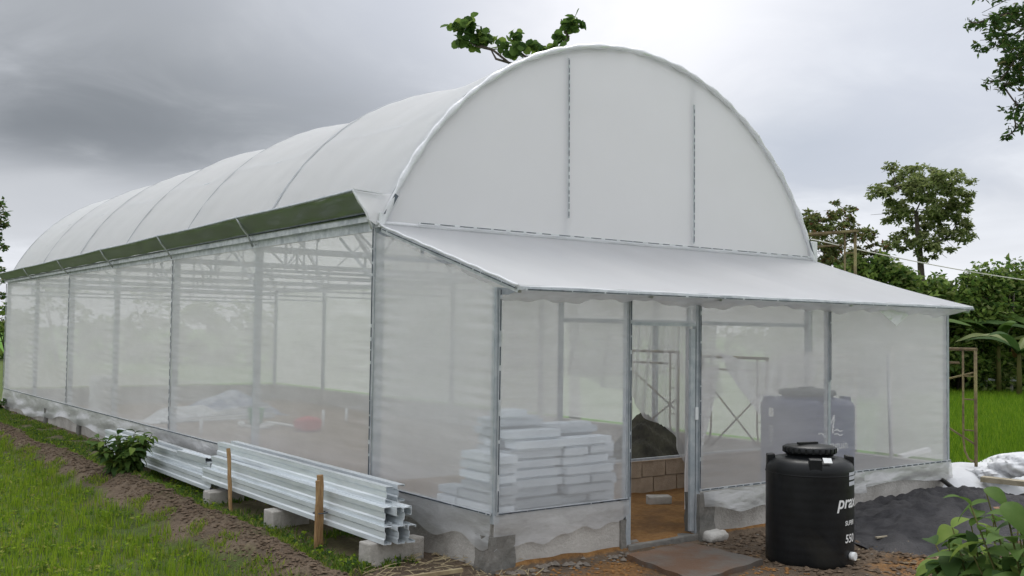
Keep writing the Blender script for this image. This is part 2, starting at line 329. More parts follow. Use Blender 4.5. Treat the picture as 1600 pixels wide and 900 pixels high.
atr = nod(nt, 'ShaderNodeAttribute', attribute_name='zones'); sp = nod(nt, 'ShaderNodeSeparateColor', inp={0: atr.outputs['Color']})
g = nod(nt, 'ShaderNodeNewGeometry')
na = nod(nt, 'ShaderNodeTexNoise', inp={'Vector': g.outputs['Position'], 'Scale': 1.7, 'Detail': 8.0, 'Roughness': 0.65})
nb = nod(nt, 'ShaderNodeTexNoise', inp={'Vector': g.outputs['Position'], 'Scale': 17.0, 'Detail': 8.0, 'Roughness': 0.7})
mud = mixc(nt, ramp(nt, na.outputs[0], [(0.35, 0.0), (0.65, 1.0)]), (0.125, 0.09, 0.06), (0.215, 0.16, 0.11))
mud = mixc(nt, ramp(nt, nb.outputs[0], [(0.35, 0.55), (0.62, 0.0)]), mud, (0.06, 0.045, 0.033))
ora = mixc(nt, ramp(nt, nb.outputs[0], [(0.35, 0.0), (0.68, 1.0)]), (0.24, 0.115, 0.035), (0.36, 0.20, 0.075))
ora = mixc(nt, ramp(nt, na.outputs[0], [(0.38, 0.6), (0.55, 0.0)]), ora, (0.12, 0.065, 0.03))
flo = mixc(nt, ramp(nt, na.outputs[0], [(0.35, 0.0), (0.65, 1.0)]), (0.22, 0.155, 0.10), (0.34, 0.25, 0.17))
ora = mixc(nt, atr.outputs['Alpha'], ora, flo)
gra = mixc(nt, ramp(nt, na.outputs[0], [(0.4, 0.0), (0.6, 1.0)]), (0.07, 0.11, 0.018), (0.10, 0.15, 0.022))
gra = mixc(nt, ramp(nt, nb.outputs[0], [(0.42, 0.6), (0.58, 0.0)]), gra, (0.055, 0.05, 0.025))
pad = mixc(nt, ramp(nt, na.outputs[0], [(0.3, 0.0), (0.7, 1.0)]), (0.07, 0.17, 0.012), (0.10, 0.22, 0.018))
gra = mixc(nt, sp.outputs[2], gra, pad)
edge = math_n(nt, 'ADD', sp.outputs[1], math_n(nt, 'MULTIPLY', math_n(nt, 'SUBTRACT', nb.outputs[0], 0.5), 0.8))
c = mixc(nt, ramp(nt, edge, [(0.38, 0.0), (0.62, 1.0)]), mud, ora)
c = mixc(nt, sp.outputs[0], c, gra)
nt.links.new(c, b.inputs['Base Color']); b.inputs['Roughness'].default_value = 0.92; b.inputs['Specular IOR Level'].default_value = 0.25
bp = nod(nt, 'ShaderNodeBump', inp={'Height': nb.outputs[0], 'Strength': 0.9, 'Distance': 0.05}); nt.links.new(bp.outputs[0], b.inputs['Normal'])

# ================================================================== GREENHOUSE
GW, GL, GD, H0, HE, BAY = 6.95, 18.0, 2.06, 0.484, 3.05, 3.0
XA, XB, XC = 1.53, 2.45, 4.53
HV = 2.37
GH = empty('greenhouse', (0, 0, 0))
tag(GH, 'white film greenhouse with arched roof, net walls and a lean-to porch', 'greenhouse')
RC, ZC = 3.71, 1.72       # hoop radius and centre height
TM = math.asin((GW/2)/RC)
def hoop(t, y, r=RC): return (GW/2+r*math.sin(t), y, ZC+r*math.cos(t))
# hoops
for k in range(7):
    y = k*BAY
    MB().tube([hoop(-TM+2*TM*i/40, y, RC-0.05) for i in range(41)], 0.03, 8).build('hoop', 'galv', GH)
# roof film, sagging between the hoops
def roof_fn(u, v):
    t = -TM*1.0+2*TM*u; y = -0.06+(GL+0.12)*v
    ph = max(0, min(1, (y % BAY)/BAY)) if 0 < y < GL else 0
    sag = 0.10*(math.sin(math.pi*ph)**1.2 if ph > 0 else 0)*(0.5+0.5*math.cos(t))
    w = 0.004*math.sin(t*60+3*math.sin(y*1.3))*math.exp(-min(ph, 1-ph)*6)+0.006*math.sin(y*7+t*9)*math.sin(t*11)
    return hoop(t, y, RC+0.004-sag+w)
MB().grid(roof_fn, 120, 180).build('roof_film', 'roof_film', GH)
# lapped film strips over each hoop, and the lumpy turned-over hem on the gable hoop
for k in range(1, 7):
    y = k*BAY
    MB().grid(lambda u, v: hoop(-TM+2*TM*u, y-0.028+0.056*v, RC+0.008+0.004*math.sin(math.pi*v)), 60, 3).build('film_seam', 'seam_film', GH)
def hem_fn(u, v):
    t = -TM+2*TM*u; a = math.pi*1.35*v-0.5
    r = 0.030+0.006*math.sin(t*70)+0.005*math.sin(t*31+1)
    return hoop(t, -0.065-r*math.sin(a)*1.1, RC-0.02+r*math.cos(a))
MB().grid(hem_fn, 200, 6).build('roof_hem', 'white_film', GH)
# gable: three sheets of film joined at two lock channels
def arch_z(x, r=RC): return ZC+math.sqrt(max(0, r*r-(x-GW/2)**2))
def gable(x0, x1, y, zb=HE-0.02, m='gable_film', name='gable_film', par=GH):
    def fn(u, v):
        x = x0+(x1-x0)*u; zt = arch_z(x, RC-0.015); z = zb+(max(zt, zb+0.001)-zb)*v
        return (x, y-0.02*math.sin(math.pi*u)*math.sin(math.pi*v)+0.003*math.sin(z*9+x*2), z)
    return MB().grid(fn, 24, 24).build(name, m, par)
for x0, x1 in ((0.0, XB), (XB, 4.51), (4.51, GW)): gable(x0, x1, -0.045)
gable(0.0, GW, GL+0.03)
def lock(p, q, w=0.028, nrm=(0, -1, 0), seg=0.06, parent=GH, m='galv', dark=0.6):
    """net lock channel: light aluminium strip with the spring wire showing dark at intervals"""
    p, q, n = Vector(p), Vector(q), Vector(nrm); L = (q-p).length
    o = MB().bar(p, q, w, 0.012, upv=nrm).build('lock_channel', m, parent)
    mb = MB(); k = 0; t = 0.02
    while t < L-0.03:
        d = (q-p).normalized(); l = seg*random.uniform(0.5, 0.9)*dark/0.6
        mb.bar(p+d*t+n*0.007, p+d*min(L, t+l)+n*0.007, w*0.45, 0.005, upv=nrm); t += seg*random.uniform(0.95, 1.15)
    tag(mb.build('spring_wire', 'lock_dark', o), kind='stuff')
    return o
lock((2.45, -0.075, 3.30), (2.43, -0.075, 5.14), 0.018, seg=0.085)
lock((4.51, -0.075, 3.14), (4.50, -0.075, 4.90), 0.018, seg=0.085)
# eave posts and rails along both long sides
for k in range(7):
    for sx in (0, 1):
        x = 0.05 if sx == 0 else GW-0.05
        MB().box((x-0.035, k*BAY-0.035, 0.0), (x+0.035, k*BAY+0.035, HE+0.10)).build('post', 'galv_post', GH)
MB().bar((0.02, 0.04, HE-0.01), (0.02, GL, HE-0.01), 0.05, 0.10).build('eave_rail', 'galv', GH)
MB().bar((GW-0.02, 0.04, HE-0.01), (GW-0.02, GL, HE-0.01), 0.05, 0.10).build('eave_rail', 'galv', GH)
# lattice trusses across each bay
for k in range(0, 7):
    y = k*BAY; t = MB()
    t.bar((0.09, y, 2.98), (GW-0.09, y, 2.98), 0.05, 0.075); t.bar((0.09, y, 2.72), (GW-0.09, y, 2.72), 0.03, 0.035)
    o = t.build('truss', 'galv', GH)
    def strut(p, q, wd): MB().bar(p, q, wd, wd).build('strut', 'galv', o)
    for i in range(7): strut((0.55+i*0.975, y, 2.74), (0.55+i*0.975, y, 2.94), 0.025)
    for x in ((1.75, GW/2, GW-1.75) if k else (2.44, 4.51)): strut((x, y, 3.02), (x, y, arch_z(x)-0.07), 0.035)
    if k == 0: continue
    for sg in (0, 1):
        f = (lambda x: x) if sg == 0 else (lambda x: GW-x)
        strut((f(1.80), y, 3.03), (f(GW/2-0.03), y, arch_z(GW/2)-0.10), 0.025); strut((f(0.6), y, arch_z(0.6)-0.08), (f(1.70), y, 3.03), 0.025)
for t in (-0.75, -0.3, 0.3, 0.75):
    MB().tube([hoop(t, 0.0, RC-0.10), hoop(t, GL, RC-0.10)], 0.018, 6).build('purlin', 'galv', GH)
for k in range(6):   # knee braces inside the long wall, as seen through the net
    MB().bar((0.10, k*BAY+0.04, 2.4), (0.10, k*BAY+0.95, 2.98), 0.022, 0.022).build('knee_brace', 'galv', GH)
    MB().bar((0.10, k*BAY+1.5, 2.98), (0.8, k*BAY+1.5, 3.95), 0.02, 0.02).build('roof_brace', 'galv', GH)
# net walls
def net_panel(p0, p1, z0, z1a, z1b, nrm, pleat=(1, 1), nu=26, nv=90, m='net', parent=GH, seed=0, amp=1.0):
    p0, p1, n = Vector(p0), Vector(p1), Vector(nrm); L = (p1-p0).length
    def fn(u, v):
        zt = z1a+(z1b-z1a)*u; z = z0+(zt-z0)*v; s = u*L
        e = pleat[0]*math.exp(-s/0.22)+pleat[1]*math.exp(-(L-s)/0.22)
        edge = min(1, u*12, (1-u)*12, v*25, (1-v)*25)
        d = 0.013*e*(math.sin(z*52+2*math.sin(z*7+seed)+s*3)+0.6*math.sin(z*91+seed*2))+0.006*math.sin(z*4.1+seed+0.8*math.sin(s*2))+0.0012*math.sin(z*17+seed*3+1.5*math.sin(s*1.7))
        d += 0.012*math.sin(math.pi*u)*math.sin(math.pi*v)
        q = p0.lerp(p1, u)+n*(0.006+d*amp*edge); return (q.x, q.y, z)
    return MB().grid(fn, nu, nv).build('net_panel', m, parent)
for k in range(6):
    net_panel((0, (k+1)*BAY, 0), (0, k*BAY, 0), H0, HE-0.06, HE-0.06, (-1, 0, 0), pleat=(1.2, 1.2) if k else (0.5, 1.5), seed=k)
    net_panel((GW, k*BAY, 0), (GW, (k+1)*BAY, 0), H0, HE-0.06, HE-0.06, (1, 0, 0), nu=10, nv=24, m='net_back', seed=k)
net_panel((GW, GL, 0), (0, GL, 0), H0, HE-0.05, HE-0.05, (0, 1, 0), nu=20, nv=20, m='net_back', seed=3)
net_panel((0, -0.03, 0), (0, -GD, 0), H0, HE-0.08, HV, (-1, 0, 0), pleat=(1.6, 1.0), seed=9)
net_panel((0.03, -GD, 0), (XA, -GD, 0), H0, HV, HV, (0, -1, 0), pleat=(.6, .6), seed=11)
net_panel((XA, -GD, 0), (XB, -GD, 0), 2.10, HV, HV, (0, -1, 0), nu=10, nv=12, pleat=(.3, .3), seed=12)
net_panel((XB, -GD, 0), (XC, -GD, 0), H0, HV, HV, (0, -1, 0), pleat=(.8, .5), seed=13)
net_panel((XC, -GD, 0), (GW, -GD, 0), H0, HV, HV, (0, -1, 0), pleat=(.5, .8), seed=14)
net_panel((GW, -GD, 0), (GW, -0.03, 0), H0, HV, HE-0.08, (1, 0, 0), seed=15, m='net_back', nu=12, nv=30)
# inner wall between porch and house
net_panel((0.1, 0.03, 0), (2.42, 0.03, 0), H0, HE-0.1, HE-0.1, (0, -1, 0), nu=12, nv=24, m='net_back', seed=16)
net_panel((2.45, 0.03, 0), (4.5, 0.03, 0), 2.16, HE-0.1, HE-0.1, (0, -1, 0), nu=12, nv=16, m='net_back', seed=17)
net_panel((4.53, 0.03, 0), (GW-0.1, 0.03, 0), 2.16, HE-0.1, HE-0.1, (0, -1, 0), nu=12, nv=24, m='net_back', seed=18)
for x in (2.43, 4.52): MB().box((x-0.025, -0.005, 0.0), (x+0.025, 0.045, HE-0.1)).build('inner_post', 'galv_post', GH)
MB().bar((4.55, 0.02, 2.14), (GW-0.1, 0.02, 2.14), 0.04, 0.05).build('inner_lintel', 'galv_post', GH)
MB().bar((2.46, 0.02, 2.14), (4.49, 0.02, 2.14), 0.04, 0.05).build('inner_lintel', 'galv_post', GH)
# locks along the net edges
for y in (6, 12): lock((-0.022, y, H0+0.02), (-0.022, y, HE-0.06), 0.022, nrm=(-1, 0, 0), seg=0.12)
lock((-0.022, 0.0, H0+0.02), (-0.022, 0.0, HE-0.02), 0.032, nrm=(-1, 0, 0), seg=0.12, dark=0.8)
lock((-0.022, 18.0, H0+0.02), (-0.022, 18.0, HE-0.06), 0.022, nrm=(-1, 0, 0), seg=0.2)
lock((-0.022, GL, H0), (-0.022, 0.02, H0), 0.022, nrm=(-1, 0, 0), seg=0.10, dark=0.9)
lock((-0.022, -0.02, H0), (-0.022, -GD, H0), 0.022, nrm=(-1, 0, 0), seg=0.10, dark=0.9)
lock((0.02, -GD-0.022, H0), (XA-0.02, -GD-0.022, H0), 0.022, seg=0.10, dark=0.95)
lock((XB+0.02, -GD-0.022, H0), (GW, -GD-0.022, H0), 0.022, seg=0.12)
# porch posts
for x in (0.03, XA, XB, XC, GW-0.03):
    w = 0.03 if x < XC else 0.022
    zb = 0.0 if x in (XA, XB) else 0.4
    MB().box((x-w, -GD-0.016, zb), (x+w, -GD+0.045, HV)).build('porch_post', 'galv_post', GH, bevel=0.004)
lock((XA, -GD-0.026, H0), (XA, -GD-0.026, HV-0.02), 0.02, seg=0.14, dark=0.9, m='galv_post')
lock((XB+0.012, -GD-0.026, H0), (XB+0.012, -GD-0.026, HV-0.02), 0.02, seg=0.14, dark=0.9, m='galv_post')
lock((0.035, -GD-0.026, H0), (0.035, -GD-0.026, HV-0.02), 0.02, seg=0.3, dark=0.6)
lock((XC, -GD-0.026, 1.5), (XC, -GD-0.026, HV-0.02), 0.02, seg=0.2, dark=1.0)
MB().bar((XA+0.03, -GD+0.01, 2.09), (XB-0.03, -GD+0.01, 2.09), 0.04, 0.03).build('door_lintel', 'galv_post', GH)
MB().box((XB-0.105, -GD-0.012, 0.10), (XB-0.04, -GD+0.02, 2.05)).build('door_frame', 'galv_post', GH, bevel=0.004)
MB().bar((XB-0.03, -GD-0.02, 1.17), (XB-0.03, -GD-0.02, 1.29), 0.04, 0.012, upv=(0, -1, 0)).build('door_latch', 'white_metal', GH)
MB().bar((0.06, -GD+0.012, HV-0.03), (GW-0.06, -GD+0.012, HV-0.03), 0.05, 0.055).build('front_rail', 'galv_post', GH)
# rafters of the porch roof
OV = 0.32; HR = 2.375
def pr(x, s, dz=0.0):     # s = 0 at the house, 1 at the eave
    return (x, -0.05-(GD+OV-0.05)*s, HE+(HR-HE)*s+dz)
for x in (0.03, XA, XB, XC, GW-0.03): MB().bar(pr(x, 0.02, -0.045), pr(x, 0.99, -0.045), 0.035, 0.04).build('rafter', 'galv', GH)
MB().bar(pr(0, 1, -0.022), pr(GW, 1, -0.022), 0.03, 0.03).build('eave_bar', 'galv', GH)
MB().grid(lambda u, v: pr(GW*u, v, 0.006-0.03*math.sin(math.pi*v)*abs(math.sin(math.pi*u*3.4))**0.7+0.004*math.sin(u*40+v*3)*math.sin(math.pi*v)), 90, 30).build('porch_roof_film', 'porch_film_dimmed', GH)
def roll(p, q, r, name='film_roll', seed=0):
    p, q = Vector(p), Vector(q); n = 60
    MB().tube([p.lerp(q, i/n)+Vector((0, 0.002*math.sin(i*0.9+seed), 0.003*math.sin(i*0.7+seed))) for i in range(n+1)], [r*(1+0.08*math.sin(i*1.3+seed)+0.05*math.sin(i*2.9)) for i in range(n+1)], 8).build(name, 'white_film', GH)
roll(pr(-0.02, 0.0, 0.015), pr(GW, 0.0, 0.015), 0.022, 'ridge_hem')
roll(pr(0, 0.02, 0.0), pr(0, 1, 0.0), 0.012, 'side_hem', 2)
roll(pr(0, 1.0, -0.004), pr(GW, 1.0, -0.004), 0.010, 'eave_hem', 4)
lock(pr(0.004, 0.03, -0.03), pr(0.004, 0.98, -0.03), 0.022, nrm=(-1, 0, 0), seg=0.10, dark=0.95)
lock((0.45, -0.085, HE+0.045), (GW-0.05, -0.085, HE+0.045), 0.016, seg=0.22, dark=0.6, m='white_metal')
lock(pr(0.05, 1.012, -0.022), pr(GW-0.03, 1.012, -0.022), 0.018, nrm=(0, -1, 0), seg=0.12, dark=0.95)
# ragged film flap hanging below the eave bar
def flap(u, v):
    x = 0.02+(GW-0.05)*u; h = (0.085+0.03*math.sin(x*3.1)+0.02*math.sin(x*9.7))*v
    y = -GD-0.025-0.28*(1-v)*1.0
    return (x, y+0.012*math.sin(x*16+v*3)*v, HR-0.035-h*0.7-0.01*math.sin(x*23)*v)
MB().grid(flap, 160, 6).build('film_flap', 'clear_film', GH)
# gutter of green film along the left eave, white brackets at every post
def gut(u, v):
    y = 0.0+GL*v+0.0
    zt, zb_ = 3.365-0.0090*y, 3.175-0.0055*y; q_ = (zt-zb_); prof = [(-0.262, zt), (-0.255, zt-0.12*q_), (-0.185, zb_+0.5*q_), (-0.12, zb_+0.15*q_), (-0.10, zb_)]
    f = u*(len(prof)-1); i = min(int(f), len(prof)-2); f -= i
    x = prof[i][0]*(1-f)+prof[i+1][0]*f; z = prof[i][1]*(1-f)+prof[i+1][1]*f
    s = 0.010*math.sin(math.pi*((y % BAY)/BAY))
    return (x+0.006*math.sin(y*9+z*30), y+0.0, z-s*(1-u*0.6)+0.004*math.sin(y*6))
gtr = MB().grid(gut, 12, 180).build('gutter', 'gutter_film', GH)
MB().grid(lambda u, v: (0.01-0.10*(1-u), GL*v, 3.34-0.20*(1-u)-0.0095*GL*v*u), 2, 30).build('gutter_back', 'gutter_film', GH)
MB().tube([(-0.264, GL*i/60, 3.37-0.0090*GL*i/60-0.010*math.sin(math.pi*((GL*i/60 % BAY)/BAY))) for i in range(61)], 0.014, 6).build('gutter_lip', 'galv_post', GH)
MB().bar((-0.06, 0, 3.115), (-0.06, GL, 3.05), 0.012, 0.07).build('gutter_flashing', 'galv', GH)
MB().bar((-0.075, 0, 3.162), (-0.075, GL, 3.066), 0.05, 0.010).build('gutter_edge', 'lock_dark', GH)
for k in range(7):
    y = k*BAY-0.02
    zt = 3.375-0.0090*y; b = MB().tube([(-0.27, y, zt), (-0.205, y, zt-0.115), (-0.12, y, zt-0.21), (-0.05, y, 3.0)], 0.013, 6)
    o = b.build('gutter_bracket', 'white_metal' if k == 0 else 'galv', GH)
    MB().bar((-0.27, y, zt+0.006), (0.10, y, zt-0.01), 0.03, 0.010).build('strap', 'white_metal' if k == 0 else 'galv', o)
# film end sheet of the gutter at the corner, and the plates at the hoop feet
MB().add([(-0.255, -0.03, 3.365), (-0.11, -0.03, 3.1), (0.0, -0.05, 3.03), (0.14, -0.06, 3.06), (0.22, -0.06, 3.38), (-0.02, -0.04, 3.35)], [(0, 1, 2, 3, 4, 5)]).build('gutter_end_film', 'gable_film', GH)
MB().bar((0.065, -0.085, 3.15), (0.185, -0.085, 3.36), 0.012, 0.045, upv=(0.6, 0, -0.35)).build('hoop_plate', 'lock_dark', GH)
MB().bar((GW-0.04, -0.085, 3.12), (GW-0.14, -0.085, 3.33), 0.012, 0.03, upv=(0.6, 0, 0.35)).build('hoop_plate', 'lock_dark', GH)
MB().box((0.0, -0.075, 3.02), (0.07, -0.05, 3.17)).build('post_cap', 'white_metal', GH, bevel=0.004)
MB().box((GW-0.06, -0.08, 3.0), (GW+0.06, 0.02, 3.32)).build('end_cap', 'white_metal', GH, bevel=0.01)

# dwarf wall
TH = 0.15
def wall_seg(p, q, h0, h1, name='dwarf_wall', th=TH, nrm=(0, -1), m='concrete', amp=0.006):
    """rendered wall with slightly uneven outer face"""
    p, q = Vector((p[0], p[1], 0)), Vector((q[0], q[1], 0)); n = Vector((nrm[0], nrm[1], 0)); L = (q-p).length; nu = max(4, int(L/0.07))
    mb = MB()
    def face(u, v):
        s = p.lerp(q, u); z = h0+(h1-h0)*v; d = amp*float(sn(u*L, z, 5, 3))*(1 if 0 < u < 1 and v < 1 else 0)
        a = s+n*(d+0.012*(1-v)); return (a.x, a.y, z)
    mb.grid(face, nu, 8)
    a, b_, c, d = p, q, q-n*th, p-n*th
    mb.add([(a.x, a.y, h1), (b_.x, b_.y, h1), (c.x, c.y, h1), (d.x, d.y, h1), (a.x, a.y, h0), (b_.x, b_.y, h0), (c.x, c.y, h0), (d.x, d.y, h0)], [(0, 1, 2, 3), (3, 2, 6, 7), (1, 5, 6, 2), (0, 3, 7, 4)])
    return mb.build(name, m, GH)
wall_seg((0.012, GL), (0.012, -GD+0.02), -0.25, H0-0.03, nrm=(-1, 0))
wall_seg((0.02, -GD), (XA-0.05, -GD), -0.2, H0-0.03)
wall_seg((XB+0.05, -GD), (GW, -GD), -0.2, H0-0.03)
wall_seg((GW-0.012, -GD+0.02), (GW-0.012, GL), -0.2, H0-0.03, nrm=(1, 0))
wall_seg((GW-0.02, GL), (0.02, GL), -0.2, H0-0.03, nrm=(0, 1))
def pier(x0, y0, x1, y1, z1, m, seed=0, name='pier'):
    mb = MB(); n = 8
    cx, cy = (x0+x1)/2, (y0+y1)/2; prof = [(-0.2, 1.05), (0.02, 1.06), (0.1, 1.02), (0.2, 1.0), (0.3, 1.01), (z1, 0.98)]
    rings = []
    for z, s in prof:
        for k in range(16):
            t = k/16*4; i = int(t); f = t-i
            c = [(x0, y0), (x1, y0), (x1, y1), (x0, y1)]; a, b2 = c[i], c[(i+1) % 4]
            x = a[0]+(b2[0]-a[0])*f; y = a[1]+(b2[1]-a[1])*f
            x = cx+(x-cx)*s+0.006*math.sin(z*31+k*2.3+seed); y = cy+(y-cy)*s+0.006*math.sin(z*23+k*1.7+seed)
            rings.append((x, y, z))
    fs = [(i*16+k, i*16+(k+1) % 16, (i+1)*16+(k+1) % 16, (i+1)*16+k) for i in range(len(prof)-1) for k in range(16)]
    mb.add(rings, fs); mb.f.append(tuple(len(rings)-16+k for k in range(16))); mb.sm.append(False)
    return mb.build(name, m, GH)
pier(-0.03, -GD-0.03, 0.22, -GD+0.2, 0.30, 'concrete_wet', 1)
pier(XB-0.02, -GD-0.06, XB+0.19, -GD+0.14, 0.45, 'concrete_wet', 2)
pier(XA-0.10, -GD-0.02, XA-0.035, -GD+0.14, 0.22, 'concrete_wet', 3)
for y in (3.1, 5.7, 8.3, 11.0, 13.6): pier(-0.035, y-0.09, 0.12, y+0.09, 0.27, 'concrete_wet', y)
MB().box((XA-0.02, -GD-0.05, -0.1), (XB+0.0, -GD+0.10, FLOOR+0.0), 0.006).build('threshold', 'concrete_wet', GH, bevel=0.01)
# block wall of the house seen through the doorway
wb = MB().box((3.15, 0.06, 0.0), (GW-0.17, 0.16, 0.44)).build('inner_dwarf_wall', 'mortar', GH)
bm_ = MB().box((0.008, -0.012, 0.006), (0.392, 0.10, 0.194), 0.004).mesh('concrete_block', 'block_brown')
for r in range(2):
    for i in range(9):
        x = 3.15+0.4*i+(0.2 if r else 0)
        if x+0.4 > GW-0.15: continue
        o = bpy.data.objects.new('concrete_block', bm_); C.objects.link(o); o.parent = wb; o.location = (x, 0.055+random.uniform(-.004, .004), 0.055+0.2*r); o.rotation_euler = (0, random.uniform(-.008, .008), random.uniform(-.01, .01))
MB().bar((3.15, 0.03, 0.475), (GW-0.2, 0.03, 0.475), 0.03, 0.03).build('inner_sill', 'galv', GH)
# plastic skirt, the film end of the net hanging over the dwarf wall
def skirt(p, q, nrm, low, seed, name='plastic_skirt', amp=1.0, dens=22):
    p, q, n = Vector((*p, 0)), Vector((*q, 0)), Vector((*nrm, 0)); L = (q-p).length; nu = int(L*dens)
    def fn(u, v):
        s = u*L; lw = low(s); z = H0-0.012-(H0-0.012-lw)*v
        d = 0.022+amp*v*(0.016+0.012*math.sin(s*2.3+seed+1.5*math.sin(s*0.9)+z*7)+0.006*math.sin(s*5.1-z*17+seed)+0.005*math.sin(s*1.4-z*30))
        a = p.lerp(q, u)+n*max(0.018, d); return (a.x, a.y, z)
    MB().grid(fn, nu, 10).build(name, 'clear_film', GH)
skirt((0, GL), (0, 0), (-1, 0), lambda s: 0.19+0.05*math.sin(s*1.3)+0.03*math.sin(s*3.3+1)-0.15*math.exp(-(s/4.5)**2), 1, amp=1.6)
skirt((0, 0), (0, -GD), (-1, 0), lambda s: 0.27+0.05*math.sin(s*3.0+1)-0.10*math.exp(-((s-2.0)/0.18)**2)+0.03*math.sin(s*9), 2, dens=40)
skirt((0, -GD), (XA, -GD), (0, -1), lambda s: 0.18+0.09*s+0.02*math.sin(s*9)+0.015*math.sin(s*21), 3, dens=50)
skirt((XB+0.02, -GD-0.045), (XC+0.6, -GD-0.02), (0, -1), lambda s: 0.33-0.07*min(1, s/0.5)+0.015*math.sin(s*9), 4, dens=40, amp=1.2)
skirt((XC+0.6, -GD-0.01), (GW, -GD-0.01), (0, -1), lambda s: 0.30+0.03*math.sin(s*3), 5)
# torn film hanging loose inside the doorway
def drape_edge(x):
    pts = [(2.5, 1.5), (3.3, 1.28), (3.62, 1.02), (3.85, 0.88), (4.1, 0.66), (4.3, 0.38), (4.45, 0.06), (4.52, 0.05), (4.62, 0.45), (4.8, 1.0), (5.0, 1.25)]
    for (a, za), (b, zb) in zip(pts, pts[1:]):
        if x <= b: return za+(zb-za)*(x-a)/(b-a)
    return pts[-1][1]
def drape(u, v):
    x = 2.5+2.5*u; z = 2.13-0.02*math.sin(x*9)-(2.11-drape_edge(x))*v
    gather = 0.10*v*v*math.exp(-((x-4.2)/0.5)**2)
    return (x+gather, -0.03-0.05*math.sin(x*11+v*2)*(0.2+v)-0.02*math.sin(x*27+v*5)-0.06*v, z)
MB().grid(drape, 70, 40).build('torn_film', 'torn', GH)
def drape2(u, v):
    x = 4.6+1.9*u; z = 1.78-0.12*math.sin(u*3.3)-(0.15+0.5*math.sin(math.pi*u)**2+0.25*u)*v-0.3*v*u
    return (x, -0.35-0.06*math.sin(u*14+v*3)-0.15*v, z)
MB().grid(drape2, 40, 20).build('torn_film', 'torn_white', GH)
def drape3(u, v):
    xl = 3.17-0.03*v; w = 0.45*(1-v)**0.8+0.07; z = 1.72-0.10*math.sin(u*3)*(1-v)-(1.60+0.05*u)*v
    return (xl+w*u, -1.25-0.03*math.sin(u*16+v*3)-0.02*math.sin(v*7), z)
MB().grid(drape3, 24, 30).build('torn_film', 'torn_white', GH)
MB().add([(5.35, -GD-0.03, 2.34), (6.15, -GD-0.03, 2.33), (5.78, -GD-0.035, 2.13)], [(0, 1, 2)]).build('film_scrap', 'white_film', GH)

# ================================================================== BLOCK STACKS in the porch
BX, BYW, BZ = 0.60, 0.20, 0.086
def block_mesh(L, nm):
    vs = []; 
    for i, z in ((0.045, 0.0), (0.045, 0.022), (0.008, 0.023), (0.008, BZ-0.001)):
        vs += [(i, i, z), (L-i, i, z), (L-i, BYW-i, z), (i, BYW-i, z)]
    fs = [(3, 2, 1, 0), (12, 13, 14, 15)]+[(k*4+i, k*4+(i+1) % 4, k*4+4+(i+1) % 4, k*4+4+i) for k in range(3) for i in range(4)]
    return MB().add(vs, fs).mesh(nm, 'block_white')
full = block_mesh(BX, 'lightweight_block')
half = block_mesh(BX/2, 'lightweight_block_half')
ORD = ['lowest', 'second', 'third', 'fourth', 'fifth', 'sixth', 'seventh', 'eighth', 'ninth', 'tenth', 'eleventh', 'twelfth', 'thirteenth', 'fourteenth']
def put_block(x, y, c, rz, where, n, me=full, cut=False):
    o = bpy.data.objects.new('lightweight_block', me); C.objects.link(o)
    o.location = (x+random.uniform(-.02, .02), y+random.uniform(-.045, .045), FLOOR+0.012+c*BZ); o.rotation_euler = (0, 0, rz+random.uniform(-.05, .05))
    nth = 'topmost' if c == n-1 else ORD[c]+(' from the floor' if c else '')
    tag(o, f"{'short' if cut else 'long'} pale block, {nth} in the {where}", 'building block', 'pale building blocks stacked inside the porch')
for c in range(12):
    put_block(0.36+(0.04 if c > 4 else 0)+0.03*(c % 3 == 1), -1.78, c, 0, 'left front column', 12)
    if c < 11:
        if c in (4, 6, 9):
            put_block(1.00, -1.78, c, 0, 'left half, right front column', 11, half, True); put_block(1.33, -1.77, c, 0, 'right half, right front column', 11, half, True)
        else: put_block(1.00+(0.08 if c < 3 else 0.0), -1.80, c, 0.03, 'right front column', 11)
for c in range(14):
    if c == 13: put_block(0.50, -1.52, c, 0, 'left column behind the first row', 14, half, True)
    else: put_block(0.42, -1.52, c, 0, 'left column behind the first row', 14)
    if c < 12: put_block(1.06 if c < 9 else 1.0, -1.50, c, 0, 'right column behind the first row', 12)
for c in range(13): put_block(0.50, -1.26, c, 0, 'left column of the rear row', 13)
for c in range(12): put_block(1.2, -1.24, c, 0, 'right column of the rear row', 12)
for c in range(10): put_block(0.33, -1.97, c, R(90), 'column against the left net wall', 10)
for c in range(6): put_block(0.33, -1.33, c, R(90), 'low column by the left net wall', 6, half, True)
for c in range(10): put_block(1.88, -1.50, c, R(90), 'crosswise column at the right end', 10)

